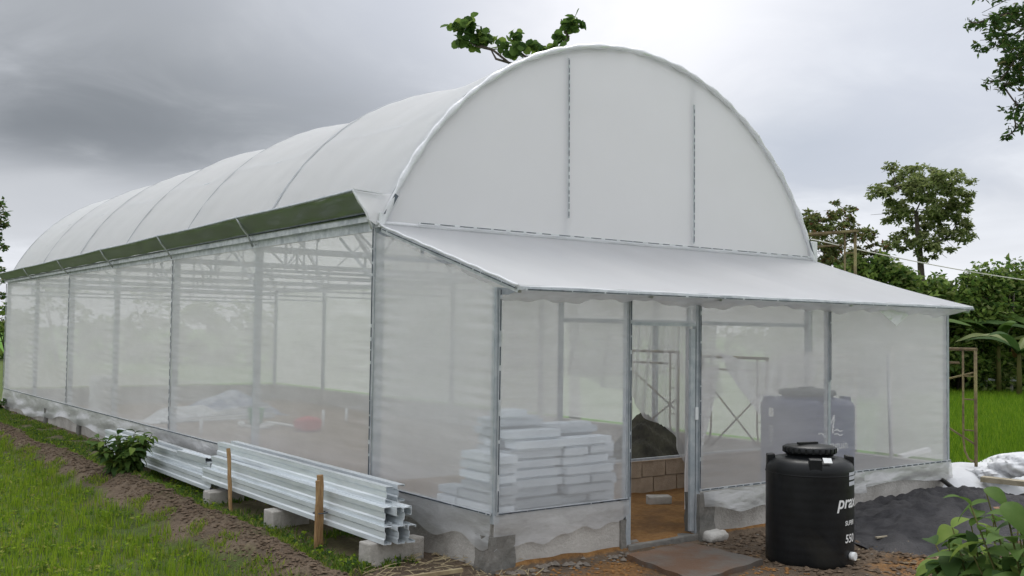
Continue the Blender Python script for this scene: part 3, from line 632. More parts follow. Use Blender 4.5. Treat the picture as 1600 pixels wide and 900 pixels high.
# ================================================================== TANKS
def text_mesh(txt, size, shear=0.0, bold=0.0):
    cu = bpy.data.curves.new('t', 'FONT'); cu.body = txt; cu.size = size; cu.shear = shear; cu.offset = bold; cu.resolution_u = 4
    o = bpy.data.objects.new('t', cu); C.objects.link(o); dg = bpy.context.evaluated_depsgraph_get(); dg.update()
    me = bpy.data.meshes.new_from_object(o.evaluated_get(dg)); bpy.data.objects.remove(o)
    return me
def wrap(me, name, m, parent, r, ang, z, squash=1.0):
    """lay a flat printed mesh round an upright cylinder; ang = where it starts; text runs with rising angle"""
    import bmesh
    bm = bmesh.new(); bm.from_mesh(me)
    for cutx in np.arange(-0.5, 1.5, 0.02): bmesh.ops.bisect_plane(bm, geom=bm.verts[:]+bm.edges[:]+bm.faces[:], plane_co=(cutx, 0, 0), plane_no=(1, 0, 0))
    bm.to_mesh(me); bm.free()
    for v in me.vertices:
        a = ang+v.co.x*squash/r; v.co = (r*math.cos(a), r*math.sin(a), z+v.co.y)
    me.materials.clear(); me.materials.append(M[m]); o = bpy.data.objects.new(name, me); C.objects.link(o); o.parent = parent
    return o
def tank(loc, r, hb, rz, body_m, label, ribs=0.0):
    T = empty('water_tank', loc, rz); tag(T, label, 'water tank')
    prof = [(0.0, 0.0), (r*0.93, 0.0), (r*0.985, 0.015), (r, 0.05)]
    for i in range(1, 40):
        z = 0.05+(hb-0.17)*i/40; prof.append((r-0.004*ribs*(0.5+0.5*math.cos(i*1.57)), z))
    prof += [(r, hb-0.10), (r*0.99, hb-0.065), (r*0.955, hb-0.035), (r*0.89, hb-0.012), (r*0.80, hb), (r*0.62, hb+0.012), (r*0.55, hb+0.02), (r*0.54, hb+0.045), (0, hb+0.045)]
    MB().lathe(prof, 72).build('tank_body', body_m, T)
    for k in range(4):     # lifting lugs round the shoulder
        a = math.pi/4+k*math.pi/2; c, s = math.cos(a), math.sin(a)
        mb = MB(); w = 0.055; r0, r1 = r*0.80, r*0.985
        pts = []
        for rr, zt in ((r0, hb+0.03), (r1, hb+0.022)):
            for sg in (-1, 1):
                pts.append((rr*c-sg*w*s, rr*s+sg*w*c, zt))
        for rr, zt in ((r0, hb-0.02), (r1, hb-0.07)):
            for sg in (-1, 1):
                pts.append((rr*c-sg*w*s, rr*s+sg*w*c, zt))
        mb.add(pts, [(0, 1, 3, 2), (0, 2, 6, 4), (1, 5, 7, 3), (2, 3, 7, 6), (0, 4, 5, 1)]); mb.build('lifting_lug', body_m, T, bevel=0.008)
    lid = MB().lathe([(r*0.50, hb+0.045), (r*0.60, hb+0.045), (r*0.605, hb+0.06), (r*0.60, hb+0.095), (r*0.56, hb+0.105), (r*0.30, hb+0.118), (0, hb+0.122)], 48).build('lid', body_m if body_m != 'blue_plastic' else 'cap_grey', T)
    g = MB()
    for k in range(24):
        a = k*math.pi/12; g.bar((r*0.60*math.cos(a), r*0.60*math.sin(a), hb+0.05), (r*0.60*math.cos(a), r*0.60*math.sin(a), hb+0.093), 0.018, 0.014, upv=(math.cos(a), math.sin(a), 0))
    tag(g.build('lid_grip', body_m if body_m != 'blue_plastic' else 'cap_grey', lid), kind='stuff')
    MB().bar((-r*0.35, 0.02, hb+0.13), (r*0.2, -0.02, hb+0.13), 0.04, 0.018).build('lid_handle', body_m if body_m != 'blue_plastic' else 'cap_grey', lid)
    return T
TB = (2.67, -3.21, -0.02); rb = 0.382
to_cam = math.atan2(CAMP.y-TB[1], CAMP.x-TB[0])
T1 = tank(TB, rb, 0.93, 0, 'black_plastic', 'black plastic water tank standing on the soil outside the doorway', 0.25)
# printing near the right-hand edge as seen from the camera; angle grows to the right
def edge_ang(off): return to_cam+math.asin(off)     # off = sideways offset / radius
wrap(text_mesh('prax', 0.150, 0.25, 0.003), 'printed_name', 'print_white', T1, rb+0.003, edge_ang(0.60), 0.535)
wrap(text_mesh('SUPER', 0.055, 0.1, 0.001), 'printed_grade', 'print_white', T1, rb+0.003, edge_ang(0.77), 0.385)
wrap(text_mesh('550', 0.10, 0.1, 0.002), 'printed_volume', 'print_white', T1, rb+0.003, edge_ang(0.77), 0.235)
lb = MB().add([(0, 0, 0), (0.14, 0, 0), (0.14, 0.035, 0), (0, 0.035, 0), (0, 0.05, 0), (0.14, 0.05, 0), (0.14, 0.115, 0), (0, 0.115, 0)], [(0, 1, 2, 3), (4, 5, 6, 7)]).mesh('sticker', 'print_pale')
wrap(lb, 'sticker', 'print_pale', T1, rb+0.003, edge_ang(0.86), 0.72)
st = MB().add([(0, 0, 0), (0.13, 0.005, 0), (0.13, 0.04, 0), (0, 0.035, 0)], [(0, 1, 2, 3)])
a = edge_ang(0.32)
MB().bar((0.355*math.cos(a), 0.355*math.sin(a), 0.945), (0.355*math.cos(a+0.22), 0.355*math.sin(a+0.22), 0.942), 0.05, 0.006, upv=(math.cos(a), math.sin(a), 0.8)).build('paper_label', 'print_white', T1)
a = edge_ang(0.9)
MB().tube([((rb-0.01)*math.cos(a), (rb-0.01)*math.sin(a), 0.115), ((rb+0.045)*math.cos(a), (rb+0.045)*math.sin(a), 0.115)], 0.035, 14).build('outlet', 'print_white', T1)
MB().lathe([(rb*0.999+0.003, 0.80), (rb+0.006, 0.805), (rb*0.999+0.003, 0.81)], 60).build('seam_ring', 'black_plastic', T1)
rr2 = 0.535; T2L = (5.06, -1.38, FLOOR)
T2 = tank(T2L, rr2, 1.19, 0.3, 'blue_plastic', 'large blue plastic water tank standing behind the porch net', 0.5)
to2 = math.atan2(CAMP.y-T2L[1], CAMP.x-T2L[0])-0.3
e2 = lambda off: to2+math.asin(off)
wrap(text_mesh('penguin', 0.125, 0.0, 0.002), 'printed_name', 'print_white', T2, rr2+0.004, e2(0.24), 0.66)
# the bird-and-waves emblem above the name, drawn as thin printed strokes
em = MB()
def stroke(pts, w):
    for i in range(len(pts)-1):
        (x0, y0), (x1, y1) = pts[i], pts[i+1]; d = math.hypot(x1-x0, y1-y0) or 1; nx_, ny_ = -(y1-y0)/d*w, (x1-x0)/d*w
        em.add([(x0+nx_, y0+ny_, 0), (x1+nx_, y1+ny_, 0), (x1-nx_, y1-ny_, 0), (x0-nx_, y0-ny_, 0)], [(0, 3, 2, 1)])
stroke([(0.10, 0.0), (0.115, 0.07), (0.15, 0.15), (0.19, 0.235)], 0.009); stroke([(0.19, 0.235), (0.185, 0.16), (0.17, 0.08), (0.175, 0.03)], 0.010)
stroke([(0.125, 0.10), (0.11, 0.06), (0.13, 0.02)], 0.008); stroke([(0.0, 0.02), (0.04, 0.035), (0.07, 0.0), (0.10, 0.0)], 0.008); stroke([(0.19, 0.06), (0.23, 0.075), (0.27, 0.05), (0.31, 0.06)], 0.008); stroke([(0.19, 0.02), (0.23, 0.03), (0.27, 0.005), (0.31, 0.015)], 0.008)
wrap(em.mesh('emblem', 'print_white'), 'printed_emblem', 'print_white', T2, rr2+0.004, e2(0.22), 0.80)
pl = MB().add([(0, 0, 0), (0.085, 0, 0), (0.085, 0.10, 0), (0, 0.10, 0)], [(0, 1, 2, 3)]); wrap(pl.mesh('label', 'print_white'), 'paper_label', 'print_white', T2, rr2+0.004, e2(-0.80), 0.99)
em = MB()
for i in range(7): stroke([(0.01+0.004*i, 0.26-0.035*i), (0.09-0.004*i, 0.26-0.035*i)], 0.008)
wrap(em.mesh('lines', 'print_pale'), 'printed_lines', 'print_pale', T2, rr2+0.004, e2(-0.80), 0.62)

# ================================================================== STEEL CHANNELS
CH, CW_, LIP, TK = 0.15, 0.075, 0.02, 0.004
def channel_mesh(L, h=CH, w=CW_, name='steel_channel'):
    """lipped C section, web on the -x side, open to +x, along +y"""
    g1, g2 = h*0.24, h*0.15
    outer = [(w, -h/2+LIP), (w, -h/2), (0, -h/2), (0, -g1), (0.011, -g2), (0.011, g2), (0, g1), (0, h/2), (w, h/2), (w, h/2-LIP)]
    inner = [(w-TK, -h/2+LIP), (w-TK, -h/2+TK), (TK, -h/2+TK), (TK, -g1), (0.011+TK, -g2), (0.011+TK, g2), (TK, g1), (TK, h/2-TK), (w-TK, h/2-TK), (w-TK, h/2-LIP)]
    mb = MB(); n = len(outer); vs = []
    segs = 12
    for j in range(segs+1):
        y = L*j/segs
        for x, z in outer+inner: vs.append((x, y, z))
    fs = []
    for j in range(segs):
        o = j*2*n; p = o+2*n
        for i in range(n-1):
            fs.append((o+i, o+i+1, p+i+1, p+i)); fs.append((o+n+i, p+n+i, p+n+i+1, o+n+i+1))
        fs.append((o, p, p+n, o+n)); fs.append((o+n-1, o+2*n-1, p+2*n-1, p+n-1))
    for o in (0, segs*2*n):
        for i in range(n-1): fs.append((o+i, o+n+i, o+n+i+1, o+i+1))
    mb.add(vs, fs)
    # stiffening groove pressed in the web
    return mb
cm = channel_mesh(4.3).mesh('steel_channel', 'galv_bright'); cm2 = channel_mesh(4.1, 0.15, 0.075).mesh('steel_channel_b', 'galv_bright')
def chan(x, y, z, rx=0.0, ry=0.0, rz=0.0, label='', me=None, flip=False):
    o = bpy.data.objects.new('steel_channel', me or cm); C.objects.link(o)
    o.matrix_world = Matrix.Translation((x, y, z)) @ Matrix.Rotation(rz, 4, 'Z') @ Matrix.Rotation(rx, 4, 'X') @ Matrix.Rotation(ry+(math.pi if flip else 0), 4, 'Y')
    tag(o, label, 'steel channel', 'galvanised steel channels stacked along the greenhouse wall'); return o
Y0 = -1.36; zb = 0.255
chan(-0.62, Y0, zb+0.00, 0.004, 0.03, 0.002, 'bottom outer steel channel of the near stack, next to the grass')
chan(-0.52, Y0-0.05, zb+0.005, 0.002, 0, -0.004, 'bottom middle steel channel of the near stack')
chan(-0.42, Y0-0.06, zb+0.008, 0.0, 0.05, 0.004, 'bottom inner steel channel of the near stack, beside the dwarf wall')
chan(-0.585, Y0+0.07, zb+0.150, 0.003, -0.04, -0.004, 'middle outer steel channel of the near stack, resting on two others', cm2)
chan(-0.46, Y0-0.04, zb+0.158, -0.002, 0.06, 0.0, 'middle inner steel channel of the near stack, end turned to the camera', cm2)
chan(-0.50, Y0+0.20, zb+0.305, 0.001, 0.05, -0.012, 'topmost steel channel of the near stack', cm2)
chan(-0.44, Y0-0.02, zb+0.236, 0.0, R(90), 0.004, 'steel channel laid flat like a tray in the near stack', cm2)
chan(-0.335, Y0+0.28, zb+0.300, 0.0, 0.0, -0.02, 'upper steel channel leaning nearest the net in the near stack', cm2)
chan(-0.60, 2.75, 0.16, 0.012, 0.04, 0.01, 'bottom outer steel channel of the far stack, behind the leafy bush')
chan(-0.47, 2.70, 0.17, 0.010, 0.0, 0.004, 'bottom inner steel channel of the far stack')
chan(-0.53, 2.95, 0.315, 0.008, -0.03, 0.010, 'upper steel channel of the far stack')
chan(-0.40, 3.3, 0.33, 0.004, 0.04, -0.01, 'upper steel channel of the far stack, close against the wall', cm2)
o = bpy.data.objects.new('steel_channel', channel_mesh(0.95, 0.11, 0.07).mesh('steel_channel_c', 'galv_bright')); C.objects.link(o); o.location = (-0.50, 3.05, 0.445); o.rotation_euler = (0, R(85), 0.02)
tag(o, 'short steel channel offcut lying on the far stack', 'steel channel', 'galvanised steel channels stacked along the greenhouse wall')

# supports
def blockthing(name, a, b, m, label, cat, rz=0, group=None, jit=0.008):
    cx, cy = (a[0]+b[0])/2, (a[1]+b[1])/2
    mb = MB(); n = 4
    dx, dy, dz = b[0]-a[0], b[1]-a[1], b[2]-a[2]
    mb.box((-dx/2, -dy/2, 0), (dx/2, dy/2, dz), jit)
    o = mb.build(name, m, None, bevel=0.012, loc=(cx, cy, a[2])); o.rotation_euler = (0, 0, rz); return tag(o, label, cat, group)
blockthing('support_block', (-0.70, -1.24, -0.06), (-0.14, -1.06, 0.175), 'block_grey', 'wide grey concrete block under the near end of the channel stack', 'concrete block', 0.05, 'concrete blocks carrying the steel channels')
blockthing('support_block', (-0.72, 0.72, -0.08), (-0.30, 0.92, 0.165), 'block_grey', 'concrete block carrying the channels between the two wooden stakes', 'concrete block', 0.08, 'concrete blocks carrying the steel channels')
blockthing('support_block', (-0.72, 2.42, -0.08), (-0.30, 2.64, 0.13), 'block_grey', 'concrete block where the near and far channel stacks meet', 'concrete block', -0.05, 'concrete blocks carrying the steel channels')
blockthing('support_block', (-0.66, 6.2, -0.08), (-0.30, 6.4, 0.08), 'block_grey', 'concrete block at the far end of the channels behind the bush', 'concrete block', -0.05, 'concrete blocks carrying the steel channels')
def stake(p, q, r, label, n=7):
    p, q = Vector(p), Vector(q); pts = [p.lerp(q, i/8)+Vector((0.004*math.sin(i*2.1), 0.004*math.cos(i*1.7), 0)) for i in range(9)]
    return tag(MB().tube(pts, [r*(1+0.08*math.sin(i*1.9)) for i in range(9)], n, smooth=False).build('wooden_stake', 'bamboo'), label, 'stake', 'wooden stakes holding the channels')
stake((-0.685, 1.86, -0.15), (-0.66, 2.05, 0.66), 0.022, 'thin wooden stake beside the channels, farther from the camera')
stake((-0.665, -0.27, -0.15), (-0.668, -0.24, 0.64), 0.030, 'thick wooden stake upright against the near channels')
stake((-0.73, -0.30, -0.15), (-0.725, -0.31, 0.60), 0.020, 'slimmer wooden stake tied in front of the thick one')
tag(MB().tube([(-0.735+0.001*i, -0.3+0.01*math.sin(i), 0.30-0.03*i) for i in range(11)], 0.006, 6).build('tie_string', 'lock_dark'), 'dark string hanging from the pair of wooden stakes', 'string')
tag(MB().tube([(-0.75+0.14*math.cos(t/12*6.28)*0.5+0.07, -0.28+0.055*math.sin(t/12*6.28), 0.30) for t in range(13)], 0.006, 6).build('stake_tie', 'lock_dark'), 'dark tie round the pair of stakes', 'tie')

# ================================================================== FOREGROUND
# concrete slab before the door
def slab(u, v):
    c = [(1.30, -2.30), (2.15, -2.22), (2.18, -3.1), (1.10, -3.3)]
    x = (c[0][0]*(1-u)+c[1][0]*u)*(1-v)+(c[3][0]*(1-u)+c[2][0]*u)*v; y = (c[0][1]*(1-u)+c[1][1]*u)*(1-v)+(c[3][1]*(1-u)+c[2][1]*u)*v
    return (x+0.012*math.sin(v*19), y+0.012*math.sin(u*15), 0.045+0.004*math.sin(u*7)*math.sin(v*6))
mb = MB().grid(slab, 16, 16)
rim = [slab(i/16, 0) for i in range(17)]+[slab(1, i/16) for i in range(1, 17)]+[slab(1-i/16, 1) for i in range(1, 17)]+[slab(0, 1-i/16) for i in range(1, 16)]
nR = len(rim); mb.add(rim+[(p[0], p[1], -0.05) for p in rim], [(i, i+nR, (i+1) % nR+nR, (i+1) % nR) for i in range(nR)])
m_ = mat('slab', (0.11, 0.095, 0.08), (0.12, 0.065, 0.035), rough=0.7, scale=2.2, bump=0.4, bscale=30, stain=(0.24, 0.115, 0.045), contrast=(0.42, 0.6))
tag(mb.build('doorstep_slab', 'slab'), 'thin grey concrete slab smeared with orange soil before the doorway', 'slab')
def rock(name, loc, sx, sy, sz, m, label, cat, seed=0):
    mb = MB(); nu, nv = 12, 8; vs = []; fs = []
    def fn(u, v):
        a = 2*math.pi*u; b2 = math.pi*(v-0.5); e = 0.55
        sg = lambda t: math.copysign(abs(t)**e, t)
        x, y, z = sg(math.cos(a))*sg(math.cos(b2)), sg(math.sin(a))*sg(math.cos(b2)), sg(math.sin(b2))
        d = 1+0.07*math.sin(x*5+seed)+0.06*math.sin(y*6+z*4+seed*2)
        return (x*sx*d, y*sy*d, z*sz*d)
    mb.grid(fn, 20, 12, smooth=True); o = mb.build(name, m, None, loc=loc); return tag(o, label, cat)
rock('footing_stone', (2.60, -2.17, 0.045), 0.13, 0.09, 0.055, 'stone_white', 'pale squared stone at the foot of the dark concrete pier', 'stone')
brick = blockthing('pale_brick', (3.22, -0.70, FLOOR), (3.50, -0.58, 0.165), 'block_grey', 'single pale brick lying on the orange soil inside the doorway', 'brick', -0.35)
# sand pile
def sandf(u, v):
    x = 3.6+5.0*u; y = -4.6+2.62*v
    q = ((x-6.1)/2.0)**2+((y+2.7)/1.15)**2; h = 0.27*math.exp(-q*1.3)+0.13*math.exp(-((x-4.6)/0.8)**2-((y+3.2)/0.6)**2)
    h *= 1+0.16*float(sn(x, y, 5, 2))+0.09*float(sn(x, y, 17, 3)); h += 0.05*math.exp(-q)*float(sn(x, y, 9, 1))+0.012*math.exp(-q)*float(sn(x, y, 30, 5))
    return (x, y, float(gz(x, y))*0.6-0.05+h)
tag(MB().grid(sandf, 130, 80).build('sand_pile', 'sand'), 'heap of dark grey sand beside the black tank and the porch wall', 'sand pile')
# white film heap
def tarpf(u, v):
    x = 6.75+5.2*u; y = -2.6+3.0*v
    yc = -1.95+0.20*(x-7); q = ((x-8.75)/2.25)**2; w = 0.75*math.sqrt(max(0, 1-q)); 
    d = (y-yc)/(w+0.01) if w > 0.01 else 9
    h = 0.0 if abs(d) >= 1 else (1-d*d)**0.6*(0.30+0.05*math.exp(-((x-7.3)/0.5)**2)-0.05*math.sin(x*2.2))*min(1, (1-q)*3)
    if h > 0: h += 0.018*math.sin(x*5+y*4)+0.014*math.sin(x*3-y*9)+0.005*math.sin(x*17+y*11)
    return (x+0.03*math.sin(y*5), y, (-0.03+h) if h > 0 else -0.2)
tag(MB().grid(tarpf, 110, 70).build('plastic_sheet_heap', 'white_film'), 'heap of crumpled white plastic sheet behind the dark sand', 'plastic sheet')
def bundle(loc, sx, sy, sz, seed, label):
    def fn(u, v):
        a = 2*math.pi*u; b2 = math.pi*(v-0.5); x, y, z = math.cos(a)*math.cos(b2), math.sin(a)*math.cos(b2), math.sin(b2)
        d = 1+0.10*math.sin(7*x+3*z+seed)+0.08*math.sin(11*y-6*z+seed)+0.06*math.sin(17*(x+y)+9*z)+0.04*math.sin(31*x-20*y)
        return (x*sx*d, y*sy*d, z*sz*d)
    return tag(MB().grid(fn, 48, 28).build('plastic_bundle', 'white_film', loc=loc), label, 'plastic bundle')
bundle(tuple(at(1585, 727, 12.9)), 0.30, 0.26, 0.13, 1, 'crumpled round bundle of white plastic behind the white sheet')
bundle(tuple(at(1545, 742, 12.9)), 0.28, 0.25, 0.09, 4, 'smaller fold of white plastic in front of the round bundle')
tag(MB().tube([tuple(at(1464, 744, 12.6)), tuple(at(1478, 754, 12.35)), tuple(at(1494, 767, 12.1))], 0.028, 8).build('black_pipe', 'black_plastic'), 'short black pipe slanting across the white plastic sheet', 'pipe')
tag(MB().tube([tuple(at(1487, 730, 13.6)), tuple(at(1522, 738, 13.7))], 0.026, 8).build('black_pipe', 'black_plastic'), 'black pipe lying behind the white sheet by the porch corner', 'pipe')
tag(MB().bar((8.2, -0.6, 0.30), (8.6, -0.8, 0.40), 0.12, 0.05).build('white_offcut', 'white_metal'), 'small white offcut lying beyond the porch corner', 'offcut')
tag(MB().bar(tuple(at(1508, 780, 11.7)), tuple(at(1660, 826, 10.2)), 0.14, 0.035).build('wooden_plank', 'plank'), 'reddish brown plank lying on the sand, end towards the tank', 'plank')
tag(MB().bar(tuple(at(1534, 748, 12.6)), tuple(at(1680, 764, 12.0)), 0.16, 0.06).build('wooden_beam', 'plank_grey'), 'weathered greenish beam in front of the white plastic', 'beam')
# small debris: pebbles, clods, straw
def scatter_bits(name, n, fx, m, label, size, cat, flat=0.6):
    P = fx(n); k = len(P); s = size*rng.uniform(0.4, 1.4, k)
    base = np.array([(1, 0, 0), (0, 1, 0), (-1, 0, 0), (0, -1, 0), (0.1, 0.1, 1), (0, 0, -1)])
    tri = np.array([(0, 1, 4), (1, 2, 4), (2, 3, 4), (3, 0, 4), (1, 0, 5), (2, 1, 5), (3, 2, 5), (0, 3, 5)])
    a = rng.uniform(0, 6.28, k); ca, sa = np.cos(a), np.sin(a); jit = rng.uniform(0.7, 1.3, (k, 6, 3))
    B = base[None]*jit*s[:, None, None]; B[..., 2] *= flat; B[..., 0] *= 1.4
    x = B[..., 0]*ca[:, None]-B[..., 1]*sa[:, None]; y = B[..., 0]*sa[:, None]+B[..., 1]*ca[:, None]
    V = np.stack([x+P[:, 0:1], y+P[:, 1:2], B[..., 2]+gz(P[:, 0], P[:, 1])[:, None]+0.3*s[:, None]], -1).reshape(-1, 3)
    Fq = (tri[None]+np.arange(k)[:, None, None]*6).reshape(-1, 3)
    return tag(np_obj(name, V, Fq, [m]), label, cat, kind='stuff')
def area(x0, x1, y0, y1):
    return lambda n: np.stack([rng.uniform(x0, x1, n), rng.uniform(y0, y1, n)], 1)
mat('clod', (0.17, 0.125, 0.088), (0.09, 0.066, 0.046), rough=1, scale=20, spec=0.1)
mat('clod_orange', (0.30, 0.16, 0.06), (0.20, 0.10, 0.04), rough=1, scale=20, spec=0.1)
scatter_bits('soil_clods', 3500, area(2.2, 6.5, -5.5, -2.15), 'clod', 'dark clods of soil between the tank and the sand', 0.022, 'soil')
scatter_bits('soil_clods', 900, area(-0.6, 2.2, -3.6, -2.12), 'clod_orange', 'orange crumbs of soil before the porch', 0.014, 'soil')
def bundp(n):
    y = rng.uniform(-3, 14, n)**1; x = -1.22+0.10*np.sin(y*0.5)+0.05*np.sin(y*1.7+1)+0.012*y+rng.normal(0, 0.17, n); return np.stack([x, y], 1)
scatter_bits('soil_clods', 6000, bundp, 'clod', 'brown crumbs of earth along the field bund', 0.016, 'soil')
def wallfoot(n):
    x = rng.uniform(-0.1, 1.5, n); y = -2.12-np.abs(rng.normal(0, 0.10, n)); return np.stack([x, y], 1)
scatter_bits('rubble', 60, wallfoot, 'pebble', 'small broken stones along the foot of the porch wall', 0.03, 'rubble')
scatter_bits('gravel', 400, area(-0.5, 6.5, -4.5, -2.2), 'pebble', 'small pale pebbles scattered before the porch', 0.013, 'gravel')
def straw(n, fx, m, L0, w, label, name='straw'):
    P = fx(n); a = rng.uniform(0, 6.28, n); L = L0*rng.uniform(0.4, 1.3, n); z = gz(P[:, 0], P[:, 1])+0.012+rng.uniform(0, 0.02, n)
    dx, dy = np.cos(a)*L/2, np.sin(a)*L/2; nx_, ny_ = -np.sin(a)*w, np.cos(a)*w; t = rng.uniform(-0.15, 0.25, n)*L
    V = np.stack([np.stack([P[:, 0]-dx-nx_, P[:, 1]-dy-ny_, z], 1), np.stack([P[:, 0]+dx-nx_, P[:, 1]+dy-ny_, z+t], 1), np.stack([P[:, 0]+dx+nx_, P[:, 1]+dy+ny_, z+t+0.003], 1), np.stack([P[:, 0]-dx+nx_, P[:, 1]-dy+ny_, z+0.003], 1)], 1).reshape(-1, 3)
    return tag(np_obj(name, V, np.arange(4*n).reshape(-1, 4), [m]), label, 'straw', kind='stuff')
straw(500, area(-0.9, 0.3, -2.9, -1.2), 'straw', 0.13, 0.003, 'dry stalks littered round the porch corner')
straw(60, area(2.8, 5.0, -4.3, -2.6), 'straw', 0.12, 0.004, 'dry stalks and chips on the dark soil by the tank')
tag(MB().bar((3.85, -3.1, 0.05), (4.12, -3.22, 0.07), 0.035, 0.012).build('wood_chip', 'plank_grey'), 'pale splinter of wood on the dark soil between tank and sand', 'wood chip')
tag(MB().bar((-0.95, -1.9, 0.03), (-0.25, -2.0, 0.05), 0.035, 0.03).build('bamboo_strip', 'straw'), 'yellowish bamboo strip lying on the bund near the porch corner', 'bamboo')

# ================================================================== inside the house
def unp(u, v, ax, val):
    d = fw+rt2*((u-800)/F)-up2*((v-450)/F); t = (val-CAMP[ax])/d[ax]; return CAMP+d*t
tag(MB().lathe([(0, 0), (0.19, 0), (0.19, 0.95), (0.175, 1.0), (0, 1.0)], 28).build('white_drum', 'pvc', loc=(0.32, 10.9, FLOOR)), 'tall white drum just inside the long net wall, far end', 'drum')
bk = MB().lathe([(0, 0), (0.13, 0), (0.17, 0.30), (0.18, 0.31), (0.16, 0.30), (0.12, 0.02), (0, 0.02)], 20).build('bucket', 'green_bucket', loc=(3.3, 10.7, FLOOR)); tag(bk, 'green bucket on the earth floor inside the greenhouse', 'bucket')
MB().tube([(0.175*math.cos(t/10*3.14), 0.0, 0.30+0.17*math.sin(t/10*3.14)) for t in range(11)], 0.006, 6).build('handle', 'white_metal', bk)
rock('red_sack', (3.55, 8.85, 0.20), 0.24, 0.2, 0.14, 'red_cloth', 'small red sack on the earth floor inside the greenhouse', 'sack', 2)
tag(MB().tube([(2.7+0.9*i/20+0.1*math.sin(i*1.1), 9.9+0.5*math.sin(i*0.6), FLOOR+0.05+0.03*math.sin(i*0.9)) for i in range(21)], 0.03, 7).build('hose', 'pvc'), 'white hose snaking over the floor between bucket and sack', 'hose')
def heap(loc, sx, sy, sz, m, label, seed):
    def fn(u, v):
        x, y = (u-0.5)*2, (v-0.5)*2; r = math.hypot(x, y); h = max(0, 1-r**2)
        return (x*sx, y*sy, h*sz*(1+0.16*math.sin(x*6+seed)*math.cos(y*5))+0.04*math.sin(x*21+y*17)*h)
    return tag(MB().grid(fn, 36, 36, smooth=False).build('sheet_heap', m, loc=loc), label, 'plastic sheet')
heap((3.6, 12.9, FLOOR), 1.2, 0.8, 0.46, 'grey_tarp', 'grey and blue heap of folded sheeting on the floor inside', 1)
heap((2.4, 12.2, FLOOR), 0.9, 0.5, 0.28, 'white_metal', 'low white heap of offcuts beside the folded sheeting', 5)
for i in range(5): tag(MB().tube([(1.6+0.16*i, 11.4+0.2*i, FLOOR+0.04), (3.8+0.1*i, 10.9+0.3*i, FLOOR+0.10+0.05*i)], 0.022, 7).build('loose_pipe', 'pvc' if i % 2 else 'galv'), f"{['nearest', 'second', 'middle', 'fourth', 'farthest'][i]} of five loose pipes on the greenhouse floor", 'pipe', 'loose pipes on the greenhouse floor')
heap((5.15, 1.35, FLOOR), 0.75, 0.6, 0.72, 'dark_tarp', 'dark olive heap behind the block wall, glimpsed under the torn film', 3)
names = [('left', 505, 665), ('right', 541, 662), ('leftmost', 314, 680)]
for nm, u, v in names:
    p = unp(u, v, 2, FLOOR); tag(MB().tube([(p.x, p.y, 0), (p.x, p.y, 0.38)], 0.035, 8).build('pipe_stub', 'pvc'), f"{nm} white pipe stub standing up from the earth floor", 'pipe stub', 'pipe stubs in the greenhouse floor')
pa, pb = unp(1394, 760, 1, -1.7), unp(1387, 553, 1, -1.75)
tag(MB().tube([tuple(pa), tuple(pb)], 0.021, 8).build('white_pole', 'pvc'), 'thin white pole leaning inside the porch at the right', 'pole')

# ================================================================== scaffold along the right side
def scaffold(loc, rz, label, H=1.7, Wd=1.2):
    s = empty('scaffold', loc, rz); tag(s, label, 'scaffold', 'scaffold frames beside the greenhouse')
    for x in (0, Wd): MB().tube([(x, 0, 0), (x, 0, H)], 0.021, 8).build('leg', 'rust_tube', s)
    MB().tube([(-0.02, 0, H), (Wd+0.02, 0, H)], 0.021, 8).build('top_bar', 'rust_tube', s)
    MB().tube([(0.22, 0, H-0.18), (Wd-0.22, 0, H-0.18)], 0.015, 8).build('rail', 'rust_tube', s)
    for sg in (0, 1):
        f = lambda x: x if sg == 0 else Wd-x
        MB().tube([(f(0.17), 0, H), (f(0.17), 0, 0.62), (f(0.15), 0, 0.48), (f(0.10), 0, 0.38), (f(0.0), 0, 0.34)], 0.014, 8).build('inner_tube', 'rust_tube', s)
        for z in (0.75, 1.15, 1.45): MB().tube([(f(0), 0, z), (f(0.17), 0, z)], 0.010, 6).build('rung', 'rust_tube', s)
    return s
XS = 7.75
scaffold((XS, -1.97, 0.05), R(90), 'rusty scaffold frame beyond the right corner of the porch', H=1.80)
scaffold((6.45, 0.35, FLOOR-0.05), R(90), 'rusty scaffold frame seen through the net beside the blue tank', H=1.65)
scaffold((6.45, 2.05, FLOOR-0.05), R(90), 'rusty scaffold frame seen through the open doorway', H=1.70)
scaffold((XS-0.35, -0.42, 1.72), R(90), 'upper scaffold frame rising above the porch roof at the right', H=1.75)
scaffold((XS-0.35, -0.42, 0.0), R(90), 'lower scaffold frame carrying the one above the porch roof', H=1.72)
def brace(p, q, label, r=0.013):
    return tag(MB().tube([p, q], r, 7).build('scaffold_brace', 'rust_tube'), label, 'scaffold brace', 'cross braces of the scaffold')
brace((6.43, 1.55, 1.40), (6.43, 0.5, 0.45), 'rusty brace falling to the right through the porch net')
brace((6.47, 1.4, 0.35), (6.47, 0.5, 1.15), 'rusty brace rising to the right through the porch net')
brace((6.43, 3.2, 1.5), (6.43, 2.1, 0.85), 'rusty brace falling to the right through the doorway')
brace((6.47, 3.1, 0.35), (6.47, 2.1, 1.0), 'rusty brace rising to the right through the doorway')
brace((XS+0.03, -1.95, 0.62), (XS+0.05, -0.8, 1.2), 'rusty brace low beside the right porch corner')
brace((XS, -1.95, 1.55), (XS+0.02, -0.8, 1.25), 'rusty brace high beside the right porch corner')
tag(MB().bar((XS-0.4, -0.48, 3.47), (XS-0.4, 1.0, 3.49), 0.10, 0.03).build('scaffold_board', 'rust_tube'), 'brown board lying on top of the upper scaffold frame', 'board')
